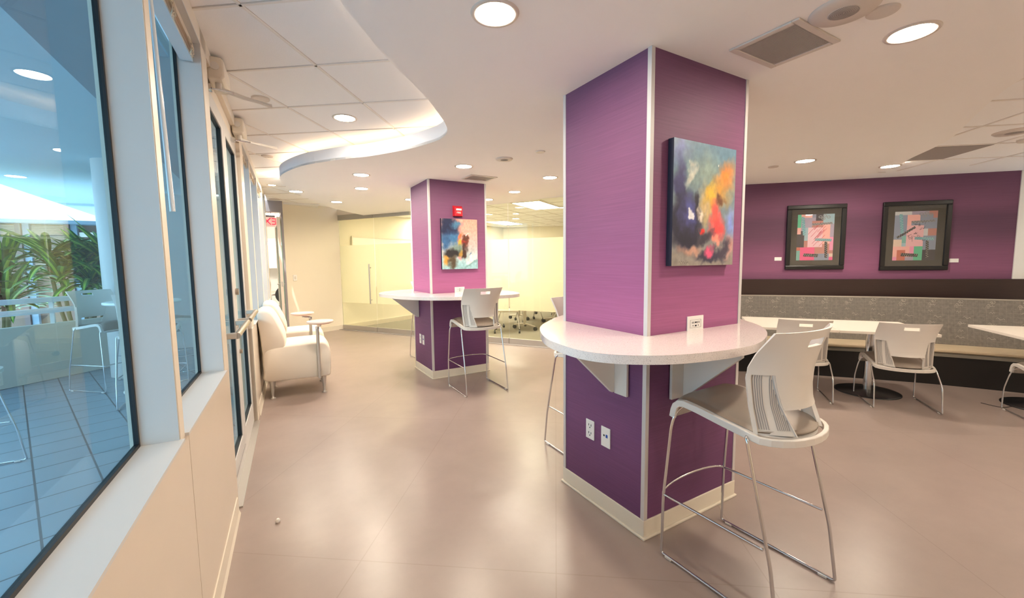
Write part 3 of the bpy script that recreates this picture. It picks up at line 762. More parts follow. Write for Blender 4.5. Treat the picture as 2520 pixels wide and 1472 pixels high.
# ------------------------------------------------------------------ glass partition and beyond
H = 2.50
b = MB(); b.box((-.02, -.03, H+.0), (6.5, .05, 2.62)); st(b.build('trim_4', M['frame_w'], at=GF))
joints = [(.0, 1.02), (1.035, 2.0), (2.01, 4.16), (4.17, 5.72)]
for i, (a, c) in enumerate(joints):
    r = sroot('window_%d' % (8+i), GF)
    MB().box((a+.004, -.006, .1), (c-.004, .006, H-(.11 if i < 2 else 0))).build('glass_pane', M['roomglass'], r)
    MB().box((a+.006, .007, .60), (c-.006, .009, 1.845)).build('frosted_band', M['film'], r)
    MB().box((a, -.02, .0), (c, .02, .1)).build('bottom_rail', M['alu'], r, bevel=.003)
    if i < 2: MB().box((a, -.022, H-.11), (c, .022, H)).build('header_rail', M['header'], r)
    if i == 0:
        p = MB(); p.tube([(.90, -.05, .60), (.90, -.05, 1.44)], .014, 12)
        for z in (.68, 1.36): p.tube([(.90, -.05, z), (.90, 0, z)], .009, 8)
        p.build('pull_handle', M['alu'], r)
b = MB(); b.box((0, -.12, 0), (5.72, -.02, .006)); st(b.build('trim_5', M['groove'], at=GF))
st(MB().box((0, -.12, 0), (1.19, 0, 2.66)).build('wall_left_far', M['cream'], at=CF))
st(MB().box((0, 0, 0), (1.19, .012, .1)).build('baseboard_far', M['base'], at=CF))
b = MB(); b.box((.75, 0, 0), (.83, .015, .115)); 
sw = thing('light_switch', 'white light switch plate on the cream wall left of the glass partition', 'light switch', (G0[0]-.908*1.02+.42*.012, G0[1]-.42*1.02-.908*.012, 1.12), AC)
MB().box((-.036, -.01, 0), (.036, 0, .118)).build('plate', M['plate'], sw, bevel=.002); MB().box((-.014, 0, .03), (.014, .006, .088)).build('rocker', M['white_p'], sw)

# conference room shell
cl = (G0[0]+.908*6.1, G0[1]+.42*6.1); cr = (cl[0]+.745*5.2, cl[1]-.67*5.2)
b = MB(); b.prism([(G0[0]+.01, G0[1]+.01), cl, (cl[0], cl[1]+.15), (G0[0]+.01, G0[1]+.17)], 0, 2.6); st(b.build('wall_front', M['conf']))
b = MB(); b.prism([cl, cr, (cr[0]+.1, cr[1]+.12), (cl[0]+.1, cl[1]+.12)], 0, 2.6); st(b.build('wall_front', M['conf']))
ce = PP(1.2, .16); b = MB(); b.prism([cr, ce, (ce[0]+.1, ce[1]-.1), (cr[0]+.15, cr[1]-.05)], 0, 2.6); st(b.build('wall_front', M['conf']))
AL = math.atan2(.42, .908)
b = MB(); b.box((.02, -.03, 0), (6.0, 0, .1)); st(b.build('baseboard_front', M['base'], at=(*G0, AL)))
wb = thing('whiteboard', 'wide white marker board on the conference room side wall behind the glass', 'whiteboard', (G0[0]+.908*.3+.42*.02, G0[1]+.42*.3-.908*.02, 0), AL)
MB().box((0, -.02, .9), (3.6, 0, 2.04)).build('board', M['board'], wb)
p = MB(); p.box((-.02, -.03, 2.04), (3.62, 0, 2.065)); p.box((-.02, -.03, .88), (3.62, 0, .9)); p.box((-.02, -.03, .9), (0, 0, 2.04)); p.build('frame', M['cream'], wb)
for k, (x, y, lab) in enumerate(((4.85, 7.25, 'nearer bright ceiling panel light seen through the glass partition'), (6.15, 10.9, 'farther bright ceiling panel light seen through the glass partition'), (4.0, 10.6, 'bright ceiling panel light in the conference room behind the farther column'))):
    t = thing('ceiling_panel_light', lab, 'ceiling light', (x, y, 2.6), math.radians(33)); 
    MB().box((-.58, -.29, -.008), (.58, .29, .002)).build('diffuser', M['troffer'], t)
    p = MB(); [p.box(*q) for q in (((-.61, -.32, -.01), (.61, -.29, .0)), ((-.61, .29, -.01), (.61, .32, 0)), ((-.61, -.29, -.01), (-.58, .29, 0)), ((.58, -.29, -.01), (.61, .29, 0)))]; p.build('frame', M['frame_w'], t)

def ttable(x, y, rz, lab, first=[None]):
    if first[0] is not None: return dup(first[0], (x, y, 0), rz, lab, 'folding tables in the conference room')
    r = thing('training_table', lab, 'table', (x, y, 0), rz, 'folding tables in the conference room'); first[0] = r
    MB().box((-.75, -.3, .71), (.75, .3, .74)).build('tabletop', M['tabletop'], r)
    for sx in (-.55, .55):
        p = MB(); p.box((sx-.03, -.02, .1), (sx+.03, .02, .71)); p.tube([(sx, -.28, .085), (sx, 0, .13), (sx, .28, .085)], .018, 8)
        lg = p.build('leg', M['white_p'], r)
        for sy in (-.28, .28):
            MB().tube([(sx-.02, sy, .04), (sx+.02, sy, .04)], .04, 16).build('caster', M['grey_p'], lg)
    first[0] = r; return r
def cchair(x, y, rz, lab, first=[None]):
    if first[0] is not None: return dup(first[0], (x, y, 0), rz, lab, 'white chairs on casters in the conference room')
    r = thing('caster_chair', lab, 'chair', (x, y, 0), rz, 'white chairs on casters in the conference room'); first[0] = r
    MB().box((-.23, -.22, .43), (.23, .22, .47)).build('seat', M['white_p'], r, bevel=.015)
    p = MB(); P = spline([(-.22, -.24), (-.1, -.27), (.1, -.27), (.22, -.24)], n=4)
    for a, c in zip(P, P[1:]): p.hexa([(a.x, a.y, .5), (c.x, c.y, .5), (c.x, c.y+.012, .5), (a.x, a.y+.012, .5), (a.x, a.y-.05, .85), (c.x, c.y-.05, .85), (c.x, c.y-.038, .85), (a.x, a.y-.038, .85)])
    p.build('backrest', M['white_p'], r)
    p = MB()
    for sx in (-1, 1):
        p.tube([(sx*.2, -.24, .6), (sx*.21, -.2, .44), (sx*.21, .1, .4), (sx*.25, .25, .08)], .011, 8); p.tube([(sx*.21, -.05, .42), (sx*.25, -.25, .08)], .011, 8)
    p.build('leg_frame', M['alu_w'], r)
    for sx in (-.25, .25):
        for sy in (-.25, .25):
            p = MB(); p.tube([(sx-.018, sy, .032), (sx+.018, sy, .032)], .032, 14); p.tube([(sx, sy, .05), (sx, sy, .09)], .01, 6); p.build('caster', M['grey_p'], r)
    return r
for k, (x, y, a, l) in enumerate(((5.2, 7.7, .35, 'white folding table nearest the glass partition, right of the farther column'), (5.9, 9.1, .35, 'white folding table one row behind the nearest one in the conference room'), (3.6, 9.4, .6, 'white folding table in the conference room behind the farther column'))): ttable(x, y, a, l)
for k, (x, y, a, l) in enumerate(((4.25, 7.5, 2.6, 'white chair on casters at the left end of the nearest conference table'), (4.75, 8.2, 2.9, 'white chair on casters behind the nearest conference table'), (5.45, 7.05, .3, 'white chair on casters right of the nearest conference table'), (5.45, 8.55, 3.0, 'white chair on casters between the two conference tables'), (6.2, 8.2, 2.5, 'white chair on casters farthest right in the conference room'), (4.3, 9.2, 2.0, 'white chair on casters left of the rear conference table'))): cchair(x, y, a, l)
for k, (x, y, lab) in enumerate(((3.62, 6.95, 'small round downlight just inside the glass partition'), (5.2, 8.7, 'round downlight between the two ceiling panel lights'), (2.3, 9.3, 'round downlight behind the glass door, near the whiteboard'))):
    t = thing('downlight', lab, 'downlight', (x, y, 2.6), 0, 'conference room downlights'); MB().lathe([(.07, -.004), (.07, 0)], 24).build('lens', M['lens_s'], t); MB().lathe([(.07, -.006), (.085, -.006), (.085, 0)], 24, caps=False).build('trim_ring', M['trimring'], t)

# room beyond the doorway
st(MB().box((-1.6, 13.3, 0), (1.0, 13.4, 2.66)).build('wall_front', M['white_wall']))
st(MB().box((-1.7, 9.25, 0), (-1.6, 13.4, 2.66)).build('wall_front', M['white_wall']))
st(MB().prism([(.30, 9.36), (1.3, 9.97), (.98, 13.4), (.9, 13.4), (.6, 9.6)], 0, 2.66).build('wall_front', M['white_wall']))
b = MB(); b.box((-1.7, 9.2, 0), (-.13, 9.3, 2.66)); b.prism([WP(0, 8.45), WP(-.128, 8.45), (-.13, 9.3), (-.10, 9.3)], 0, 2.66); st(b.build('wall_front', M['frame']))
b = MB(); b.box((-.12, 9.24, 2.45), (.3, 9.34, 2.66)); b.box((.265, 9.22, 0), (.3, 9.36, 2.45)); st(b.build('trim_6', M['jamb']))
r = sroot('door_3', (.24, 9.18, .04))
p = MB(); p.box((-.045, 0, .01), (0, .13, 2.35)); p.box((-.045, .70, .01), (0, .82, 2.35)); p.box((-.045, .13, .01), (0, .7, .3)); p.box((-.045, .13, 2.2), (0, .7, 2.35)); p.build('door_leaf', M['doorp'], r)
MB().box((-.026, .13, .3), (-.02, .7, 2.2)).build('glass_pane', M['doorglass'], r)
p = MB(); p.tube([(-.09, .06, 1.07), (.05, .06, 1.07)], .011, 10); p.tube([(-.09, .06, 1.07), (-.09, .17, 1.07)], .010, 8); p.tube([(.05, .06, 1.07), (.05, .17, 1.07)], .010, 8); p.box((-.034, -.002, 1.02), (-.011, .001, 1.12)); p.build('lever_handle', M['alu'], r)
ex = thing('exit_sign', 'red lit exit sign hanging in the doorway beyond the armchairs, lettering seen reversed', 'exit sign', (.005, 9.62, 2.22))
MB().box((-.16, -.004, -.02), (.16, .004, .17)).build('acrylic_panel', M['acryl'], ex)
vs, fs = textmesh('EXIT', .19, True); p = MB(); p.add([(x, -.006-z, y+.075) for x, y, z in vs], fs); p.build('lettering', M['redlit'], ex)
MB().box((-.17, -.03, .17), (.17, .03, .2)).build('housing', M['jamb'], ex); p = MB(); p.tube([(-.1, 0, .2), (-.1, 0, .4)], .006, 8); p.tube([(.1, 0, .2), (.1, 0, .4)], .006, 8); p.build('hanger', M['jamb'], ex)
t = thing('ceiling_panel_light', 'added ceiling panel light that brightens the room beyond the doorway', 'ceiling light', (-.3, 11.4, 2.62)); MB().box((-.6, -.3, -.01), (.6, .3, 0)).build('diffuser', M['troffer'], t); MB().box((-.63, -.33, -.006), (.63, .33, 0)).build('frame', M['frame_w'], t)  # unseen light source, added to brighten the room behind the doorway
cb = thing('wall_cabinet', 'white upper cabinets on the back wall of the room beyond the doorway', 'cabinet', (0, 13.3, 0))
for k in range(3): MB().box((-.9+k*.6, -.35, 1.35), (-.31+k*.6, -.0, 2.15)).build('door', M['cab'], cb, bevel=.004)
st(MB().box((-1.6, 13.28, .0), (1.0, 13.3, .1)).build('baseboard_front', M['base']))
t = thing('pendant_ring', 'glowing white ring pendant lamp in the room beyond the doorway', 'lamp', (.25, 12.3, 1.98)); P = [(.42*math.cos(a*PI/16), .42*math.sin(a*PI/16), 0) for a in range(32)]
MB().tube(P, .022, 8, closed=True).build('ring', M['ring'], t); MB().tube([(0, .42, 0), (0, .42, .64)], .004, 6).build('cable', M['alu'], t); MB().tube([(0, -.42, 0), (0, -.42, .64)], .004, 6).build('cable', M['alu'], t)
dup(stool, (-.08, 11.6, 0), ang(.6, .8), 'white bar stool glimpsed through the doorway past the armchairs', GS)
oc = thing('office_chair', 'dark grey swivel office chair glimpsed through the doorway', 'chair', (.30, 10.75, 0))
p = MB(); p.lathe([(.02, .06), (.02, .45)], 12); [p.tube([(0, 0, .09), (.28*math.cos(k*2*PI/5), .28*math.sin(k*2*PI/5), .06)], .016, 8) for k in range(5)]; p.build('base', M['grey_p'], oc)
for k in range(5): a = k*2*PI/5; MB().tube([(.28*math.cos(a)-.02, .28*math.sin(a), .03), (.28*math.cos(a)+.02, .28*math.sin(a), .03)], .03, 12).build('caster', M['black'], oc)
MB().box((-.23, -.22, .45), (.23, .22, .51)).build('seat', M['black'], oc, bevel=.02); p = MB(); P = [(.2*math.cos(a), .78+.2*math.sin(a)) for a in [k*PI/12 for k in range(24)]]; p.extr(P, 'y', -.24, -.21); p.build('backrest', M['grey_p'], oc, bevel=.01)

# ------------------------------------------------------------------ ceiling fixtures
proto = None
def down(x, y, z, lab, r=.078, grp='round recessed downlights'):
    global proto
    if proto is None or r != .078:
        t = thing('downlight', lab, 'downlight', (x, y, z), 0, grp)
        MB().lathe([(r, -.003), (r, .0)], 40).build('lens', M['lens'] if r > .06 else M['lens_s'], t)
        MB().lathe([(r, -.0035), (r+.004, -.006), (r+.017, -.006), (r+.021, 0)], 40, caps=False).build('trim_ring', M['trimring'], t)
        if r == .078: proto = t
        return t
    return dup(proto, (x, y, z), 0, lab, grp)
for x, y, lab in ((.85, 1.57, 'large bright downlight at the top centre of the photo, nearest the camera'), (2.55, .79, 'large bright downlight right of the square ceiling vent'), (4.85, 2.28, 'left of the two downlights above the framed pictures'),
                  (5.99, 1.96, 'right of the two downlights above the framed pictures'), (.97, 5.03, 'downlight just behind the tip of the curved ceiling edge, nearer of the pair'), (1.14, 5.93, 'downlight behind the curved ceiling tip, farther of the pair'),
                  (.39, 6.56, 'downlight farthest left on the dropped ceiling, above the armchairs'), (1.02, 7.38, 'downlight nearest the cream wall corner'), (1.83, 4.11, 'downlight just in front of the farther purple column'),
                  (2.98, 4.18, 'downlight just left of the nearest column, on its own'), (3.12, 5.25, 'downlight above the glass partition right of the farther column'), (2.01, 6.61, 'downlight half hidden by the left edge of the farther column'), (3.11, 6.08, 'downlight half hidden by the right edge of the farther column')):
    down(x, y, ZS, lab)
down(.62, 3.8, ZA, 'bright downlight set in the tiled ceiling inside the curved cove')
down(.12, 7.45, ZA, 'small downlight in the tiled strip near the doorway', .05)
down(1.3, -1.3, ZS, 'downlight behind the camera on the left'); down(2.6, -1.9, ZS, 'downlight behind the camera in the middle')
down(5.2, -.6, ZR, 'downlight outside the frame on the right'); down(6.8, -.9, ZR, 'downlight outside the frame farthest right'); down(4.2, -2.0, ZR, 'downlight behind the camera on the right')
def disc(x, y, z, r, h, lab, name='ceiling_cover', cat='ceiling cover'):
    return tag(MB().lathe([(r*.93, -h), (r, -h*.5), (r, 0)], 40, (0, 0, 0)).build(name, M['ventw'], at=(x, y, z, 0)), lab, cat, 'round ceiling cover plates')
disc(2.225, .785, ZS, .055, .008, 'round white cover plate beside the ceiling speaker')
disc(2.21, 3.25, ZS, .045, .008, 'small round cover plate nearest the left edge of the big column')
disc(4.82, 2.58, ZS, .05, .01, 'small round cover plate left of the two downlights over the pictures')
disc(.02, 3.65, ZA, .06, .012, 'round cover plate on the tiles below the nearer door closer arm')
disc(.06, 5.5, ZA, .06, .01, 'round cover plate on the tiles left of the curved ceiling tip')
disc(.17, 9.0, ZA, .1, .012, 'wide round cover plate above the doorway')
q = (5.92*1.0, .88); disc(5.92, .98, ZR, .07, .02, 'small grey round detector on the tiles at the far right')
def spk(x, y, z, r, lab):
    t = thing('ceiling_speaker', lab, 'speaker', (x, y, z), 0, 'round ceiling speakers')
    MB().lathe([(r*.45, -.012), (r*.9, -.012), (r, -.002), (r, 0)], 48, caps=False).build('ring', M['ventw'], t)
    p = MB(); p.lathe([(0.001, -.0125), (r*.45, -.0125), (r*.45, -.01)], 40, mi=0)
    for k in range(1, 9):
        rr = r*.45*k/9; n = 6+k*6
        for j in range(n):
            a = 2*PI*j/n; p.add([(rr*math.cos(a)+dx*.0022, rr*math.sin(a)+dy*.0022, -.0132) for dx, dy in ((-1, -1), (-1, 1), (1, 1), (1, -1))], [(0, 1, 2, 3)], 1)
    p.build('grille', [M['ventw'], M['ventd']], t)
spk(2.075, .86, ZS, .12, 'round ceiling speaker with dotted grille at the top edge of the photo')
spk(2.05, 3.64, ZS, .085, 'round ceiling speaker left of the big column, near the far ceiling vent')
spk(5.45, .98, ZR, .13, 'round ceiling speaker on the tiled ceiling at the far right')
def vent(x0, y0, x1, y1, z, lab, fine=True):
    cx, cy = (x0+x1)/2, (y0+y1)/2; a, c = (x1-x0)/2, (y1-y0)/2
    t = thing('ceiling_vent', lab, 'vent', (cx, cy, z), 0, 'square ceiling vents'); w = .03
    p = MB(); [p.box(*q) for q in (((-a, -c, -.009), (a, -c+w, 0)), ((-a, c-w, -.009), (a, c, 0)), ((-a, -c+w, -.009), (-a+w, c-w, 0)), ((a-w, -c+w, -.009), (a, c-w, 0)))]; p.build('frame', M['ventw'], t, bevel=.003)
    MB().box((-a+w, -c+w, -.001), (a-w, c-w, 0)).build('backing', M['ventg'], t)
    p = MB(); n = 34
    for k in range(n):
        xx = -a+w+(2*a-2*w)*(k+.5)/n; p.box((xx-.0026, -c+w, -.006), (xx+.0026, c-w, -.005))
        yy = -c+w+(2*c-2*w)*(k+.5)/n; p.box((-a+w, yy-.0023, -.006), (a-w, yy+.0023, -.005))
    p.build('mesh_grille', M['ventw'], t)
vent(1.97, .975, 2.34, 1.285, ZS, 'square perforated ceiling vent in front of the big column')
vent(2.06, 4.44, 2.41, 4.72, ZS, 'square ceiling vent above the farther column')
g = tag(MB().prism([(5.865, 1.17), (6.225, 1.605), (5.75, 2.0), (5.39, 1.56)], ZR-.008, ZR).build('return_grille', M['ventd']), 'flat grey return air panel set in the tiled ceiling at right', 'vent')

# ------------------------------------------------------------------ wall devices
def plate(loc, rz, w, h, lab, kind):
    t = thing('wall_outlet', lab, 'outlet', loc, rz, 'white wall outlets')   # local: x along the wall, -y outward
    pl_ = MB().box((-w/2, -.006, -h/2), (w/2, 0, h/2)).build('plate', M['plate'], t, bevel=.002)
    p = MB()
    if kind == 'duplex':
        for z in (-.028, .02):
            p.lathe([(.001, 0), (.001, 0)], 4)
            p.box((-.012, -.0075, z+.002), (-.009, -.006, z+.014)); p.box((.009, -.0075, z+.002), (.012, -.006, z+.014)); p.box((-.003, -.0075, z-.01), (.003, -.006, z-.004))
    elif kind == 'data': p.box((-.016, -.0075, .004), (-.006, -.006, .014)); p.box((.004, -.0078, .0), (.018, -.006, .018), 1)
    elif kind == 'gfci':
        for x in (-.022, .022):
            for dx in (-.006, .006): p.box((x+dx-.0012, -.0078, .002), (x+dx+.0012, -.006, .012))
            p.box((x-.002, -.0078, -.012), (x+.002, -.006, -.007))
        p.box((-.006, -.009, .004), (.006, -.006, .011)); p.box((-.006, -.009, -.014), (.006, -.006, -.007))
        for q in (((-.045, -.0068, .021), (.045, -.006, .0216)), ((-.045, -.0068, -.0216), (.045, -.006, -.021)), ((-.045, -.0068, -.021), (-.0444, -.006, .021)), ((.0444, -.0068, -.021), (.045, -.006, .021))): p.box(*q)
    p.build('sockets', [M['slot'], M['blueport']], pl_)
plate((C1[0], 1.855, .445), -PI/2, .072, .116, 'duplex outlet low on the left face of the nearest column', 'duplex')
plate((C1[0], 1.722, .445), -PI/2, .072, .116, 'data jack with blue port beside the duplex outlet on the nearest column', 'data')
plate((1.982, C1[1], 1.104), 0, .135, .085, 'wide outlet plate just above the countertop on the nearest column', 'gfci')
plate((C2[0], 5.36, .445), -PI/2, .072, .125, 'left one of the two plates low on the farther column', 'duplex')
plate((C2[0], 5.24, .445), -PI/2, .072, .125, 'right one of the two plates low on the farther column', 'data')
plate((2.085, C2[1], 1.104), 0, .135, .07, 'wide outlet plate just above the countertop on the farther column', 'gfci')
pw = (G0[0]+.908*.95+.42*.012, G0[1]+.42*.95-.908*.012, .5)
fa = thing('fire_alarm', 'red fire alarm strobe above the painting on the farther column', 'fire alarm', (2.08, C2[1], 2.085))
p = MB(); p.hexa([(-.066, 0, -.068), (.066, 0, -.068), (.066, 0, .068), (-.066, 0, .068), (-.05, -.045, -.06), (.05, -.045, -.06), (.05, -.045, .045), (-.05, -.045, .045)]); p.build('housing', M['red'], fa, bevel=.004)
p = MB(); p.box((-.035, -.056, .005), (.035, -.044, .028)); p.build('strobe_lens', M['plate'], fa, bevel=.003)
vs, fs = textmesh('FIRE', .032); p = MB(); p.add([(x, -.0475+z, y-.022) for x, y, z in vs], [f for f in fs]); p.build('lettering', M['plate'], fa)

# ------------------------------------------------------------------ paintings
def fbm(x, y, s, k=0): return noise.fractal(Vector((x*s, y*s, k*7.3)), 1.0, 2.1, 5)
def lerp(a, b, t): t = max(0, min(1, t)); return tuple(p*(1-t)+q*t for p, q in zip(a, b))
def canvas(name, label, loc, rz, w, h, func, nx=110, ny=140, depth=.035):
    t = thing(name, label, 'painting', loc, rz)
    MB().box((-w/2, -depth, -h/2), (w/2, -.002, h/2)).build('stretcher', M['canvas_edge'], t)
    me_v = []; cols = []
    for j in range(ny+1):
        for i in range(nx+1):
            x = i/nx; y = j/ny; me_v.append(((x-.5)*w, -depth-.0008, (y-.5)*h)); cols.append(func(x, y))
    fs = [(j*(nx+1)+i, j*(nx+1)+i+1, (j+1)*(nx+1)+i+1, (j+1)*(nx+1)+i) for j in range(ny) for i in range(nx)]
    b = MB(); b.add(me_v, fs); o = b.build('painted_face', M['paint'], t)
    ca = o.data.color_attributes.new('paint', 'FLOAT_COLOR', 'POINT')
    for k, c in enumerate(cols): ca.data[k].color = srgb(*c)
    return t
def blobs(x, y, base, L, warp=.09, k=0):
    wx = x+warp*fbm(x, y, 4, k)+.03*fbm(x, y, 14, k+1); wy = y+warp*fbm(x, y, 4, k+2)+.03*fbm(x, y, 14, k+3)
    c = base(x, y)
    for (bx, by, rx, ry, a, col, soft) in L:
        ca, sa = math.cos(a), math.sin(a); dx, dy = wx-bx, wy-by; u = (dx*ca+dy*sa)/rx; v = (-dx*sa+dy*ca)/ry
        d = math.hypot(u, v); t = (1-d)/soft
        if t > 0: c = lerp(c, col, min(1, t))
    g = 1+.10*fbm(x, y, 22, k+5); return tuple(max(0, min(255, q*g)) for q in c)
L1 = [(.12, .9, .2, .16, 0, (110, 120, 190), 1.2), (.5, .78, .4, .22, 0, (140, 160, 150), .8), (.12, .62, .12, .3, .1, (60, 60, 110), .6), (.2, .35, .3, .3, 0, (38, 36, 58), .5), (.24, .45, .16, .16, 0, (80, 84, 150), .7), (.27, .75, .05, .16, -.4, (205, 205, 190), .7),
      (.5, .5, .12, .22, 0, (196, 170, 120), .8), (.85, .78, .22, .18, .6, (232, 130, 50), .8), (.75, .62, .25, .2, .3, (210, 150, 60), .9), (.6, .58, .1, .14, 0, (235, 185, 60), .8), (.75, .53, .12, .06, .3, (110, 66, 40), .7), (.95, .35, .12, .2, 0, (130, 150, 220), .9),
      (.65, .40, .1, .2, .3, (255, 90, 80), .6), (.72, .27, .17, .12, .4, (250, 80, 80), .7), (.45, .3, .08, .04, .0, (235, 50, 45), .5), (.5, .22, .2, .08, 0, (60, 56, 70), .5), (.28, .12, .2, .08, 0, (196, 150, 130), .7), (.6, .05, .35, .07, 0, (56, 52, 72), .5), (.7, .17, .07, .06, .5, (255, 150, 130), .6), (.6, .08, .09, .05, 0, (240, 90, 130), .7),
      (.25, .42, .05, .025, 0, (235, 235, 240), .4), (.38, .5, .05, .12, 0, (40, 36, 50), .5), (.05, .05, .2, .06, 0, (150, 140, 130), 1), (.42, .45, .05, .08, 0, (236, 220, 200), .7), (.70, .88, .015, .015, 0, (245, 240, 225), .5), (.93, .15, .08, .12, 0, (216, 150, 140), .9), (.83, .12, .16, .08, .6, (70, 60, 76), .6)]
L2 = [(.2, .85, .38, .28, 0, (26, 36, 66), .5), (.3, .62, .3, .22, 0, (60, 110, 150), .7), (.12, .55, .14, .2, 0, (50, 90, 130), .6), (.45, .9, .2, .08, 0, (70, 120, 150), .8), (.5, .66, .16, .09, .7, (250, 110, 70), .7), (.68, .6, .12, .12, .4, (90, 50, 36), .5), (.62, .52, .12, .07, 0, (150, 50, 40), .6), (.5, .52, .08, .08, 0, (230, 170, 50), .6),
      (.45, .42, .22, .14, 0, (110, 130, 120), .6), (.3, .3, .28, .16, 0, (40, 38, 40), .5), (.62, .38, .1, .2, -.4, (60, 40, 34), .5), (.5, .32, .08, .14, 0, (170, 130, 60), .7), (.12, .17, .14, .12, 0, (196, 140, 60), .6), (.28, .1, .18, .16, 0, (76, 64, 48), .6), (.75, .1, .4, .05, .3, (120, 160, 160), .7), (.85, .25, .25, .1, .6, (245, 220, 215), .8), (.8, .32, .05, .02, .3, (60, 110, 160), .5), (.5, .2, .06, .06, 0, (240, 150, 150), .7), (.72, .7, .08, .015, .8, (230, 220, 215), .4)]
pt = canvas('abstract_painting', 'abstract orange, red and indigo canvas hung on the right face of the nearest column', (1.994, C1[1], 1.731), 0, .508, .625,
       lambda x, y: blobs(x, y, lambda x, y: lerp((150, 140, 130), (96, 130, 150), y*1.2), L1))
p = MB(); P = [(-.2+.006*k, -.0368, -.295+.008*math.sin(k*2.3)+.003*math.sin(k*5.1)) for k in range(14)]
ribbon(p, P, .0009, 0); p.build('signature', M['inkd'], pt)
canvas('abstract_painting', 'abstract blue, orange and pale pink canvas hung on the farther column below the red alarm', (2.09, C2[1], 1.677), 0, .484, .62,
       lambda x, y: blobs(x, y, lambda x, y: lerp((150, 190, 195), (240, 160, 140), (y-.1)*1.3), L2, k=3), 90, 110)

def framed(t0, w, h, z, seed, lab):
    x, y = PP(t0, -.002); t = thing('framed_picture', lab, 'framed picture', (x, y, z), AP)
    rr = random.Random(seed); fw = .055
    p = MB(); 
    for (a, c) in (((-w/2, -h/2), (w/2, -h/2+fw)), ((-w/2, h/2-fw), (w/2, h/2)), ((-w/2, -h/2+fw), (-w/2+fw, h/2-fw)), ((w/2-fw, -h/2+fw), (w/2, h/2-fw))): p.box((a[0], -.035, a[1]), (c[0], 0, c[1]))
    p.build('frame', M['black_m'], t, bevel=.008)
    MB().box((-w/2+fw, -.012, -h/2+fw), (w/2-fw, -.004, h/2-fw)).build('mat_board', M['mat_board'], t)
    pw, ph = w*.62, h*.71; nx, ny = 10, 14
    pal = [(236, 150, 186), (230, 90, 140), (120, 180, 170), (160, 190, 200), (170, 160, 180), (200, 110, 90), (224, 200, 180), (140, 150, 170), (240, 180, 170), (90, 190, 150), (60, 56, 66), (190, 130, 120), (205, 205, 205)]
    cells = [[None]*nx for _ in range(ny)]
    for j in range(ny):
        for i in range(nx):
            if cells[j][i] is None:
                c = rr.choice(pal); a = rr.randint(1, 4); q = rr.randint(1, 4)
                for jj in range(j, min(ny, j+q)):
                    for ii in range(i, min(nx, i+a)):
                        if cells[jj][ii] is None: cells[jj][ii] = c
    for j in range(4, 10):
        for i in range(3, 7): cells[j][i] = (236, 196, 204) if seed == 1 else (232, 180, 184)
    vs = []; fs = []; cols = []
    for j in range(ny):
        for i in range(nx):
            k = len(vs); x0 = -pw/2+pw*i/nx; x1 = -pw/2+pw*(i+1)/nx; z0 = -ph/2+ph*j/ny; z1 = -ph/2+ph*(j+1)/ny
            vs += [(x0, -.013, z0), (x1, -.013, z0), (x1, -.013, z1), (x0, -.013, z1)]; fs.append((k, k+1, k+2, k+3)); cols += [cells[j][i]]*4
    b = MB(); b.add(vs, fs)
    def rib(pts, ww, mi):
        for p_, q_ in zip(pts, pts[1:]):
            d = Vector((q_[0]-p_[0], q_[1]-p_[1])); 
            if d.length < 1e-6: continue
            d.normalize(); nx_, nz_ = -d.y*ww, d.x*ww
            b.add([(p_[0]-nx_, -.0135, p_[1]-nz_), (q_[0]-nx_, -.0135, q_[1]-nz_), (q_[0]+nx_, -.0135, q_[1]+nz_), (p_[0]+nx_, -.0135, p_[1]+nz_)], [(0, 1, 2, 3)], mi)
    def worm(x0, z0, x1, z1, wd, mi, mj):
        n = 26; A = Vector((x0, z0)); B = Vector((x1, z1)); d = (B-A); L = d.length; d.normalize(); nn = Vector((-d.y, d.x))
        rib([tuple(A+d*L*k/n) for k in range(n+1)], wd, mi)
        rib([tuple(A+d*L*k/n+nn*wd*1.0*math.sin(k*1.9)) for k in range(n+1)], .0022, mj)
    worm(-pw*.36, ph*.45, -pw*.3, ph*.05, .017, 3, 1); worm(-.0, -ph*.0-.03, pw*.45, -ph*.02-.03, .017, 3, 1)
    worm(-pw*.3, -ph*.38, pw*.1, -ph*.40, .02, 2, 1); worm(pw*.3, -ph*.1, pw*.32, -ph*.45, .016, 2, 1); worm(-pw*.1, ph*.28, pw*.45, ph*.3, .014, 4, 2)
    if seed == 2: worm(-pw*.42, -.02, -.0, ph*.18, .013, 2, 1)
    for k in range(16):
        x = -pw*.12+rr.uniform(0, pw*.34); z = -ph*.12+rr.uniform(0, ph*.38)
        if seed == 1: rib([(x-.04, z-.05), (x+.04, z+.05)], .0022, 5)
        else: rib([(x+rr.uniform(-.03, .03), z+rr.uniform(-.03, .03)) for _ in range(4)], .0016, 2)
    for (cx, cz) in ((pw*.12, ph*.44), (pw*.24, ph*.46), (pw*.2, ph*.40), (pw*.34, ph*.43)):
        rib([(cx+.02*math.cos(a), cz+.014*math.sin(a)) for a in [k*PI/6 for k in range(13)]], .005, 4)
    o = b.build('print', [M['print'], M['ink'], M['inkd'], mat('teal_shape', (110, 176, 186), .5), mat('grey_shape', (150, 150, 150), .5), mat('crimson_line', (200, 60, 84), .5)], t)
    ca = o.data.color_attributes.new('paint', 'FLOAT_COLOR', 'POINT')
    for k in range(len(o.data.vertices)): ca.data[k].color = srgb(*cols[k]) if k < len(cols) else (1, 1, 1, 1)
    MB().box((-w/2+fw-.002, -.022, -h/2+fw-.002), (w/2-fw+.002, -.020, h/2-fw+.002)).build('glazing', M['picglass'], t)
K = .954
def pt_(x, y): dx, dy = x*K-P0[0], y*K-P0[1]; return dx*math.cos(AP)+dy*math.sin(AP)
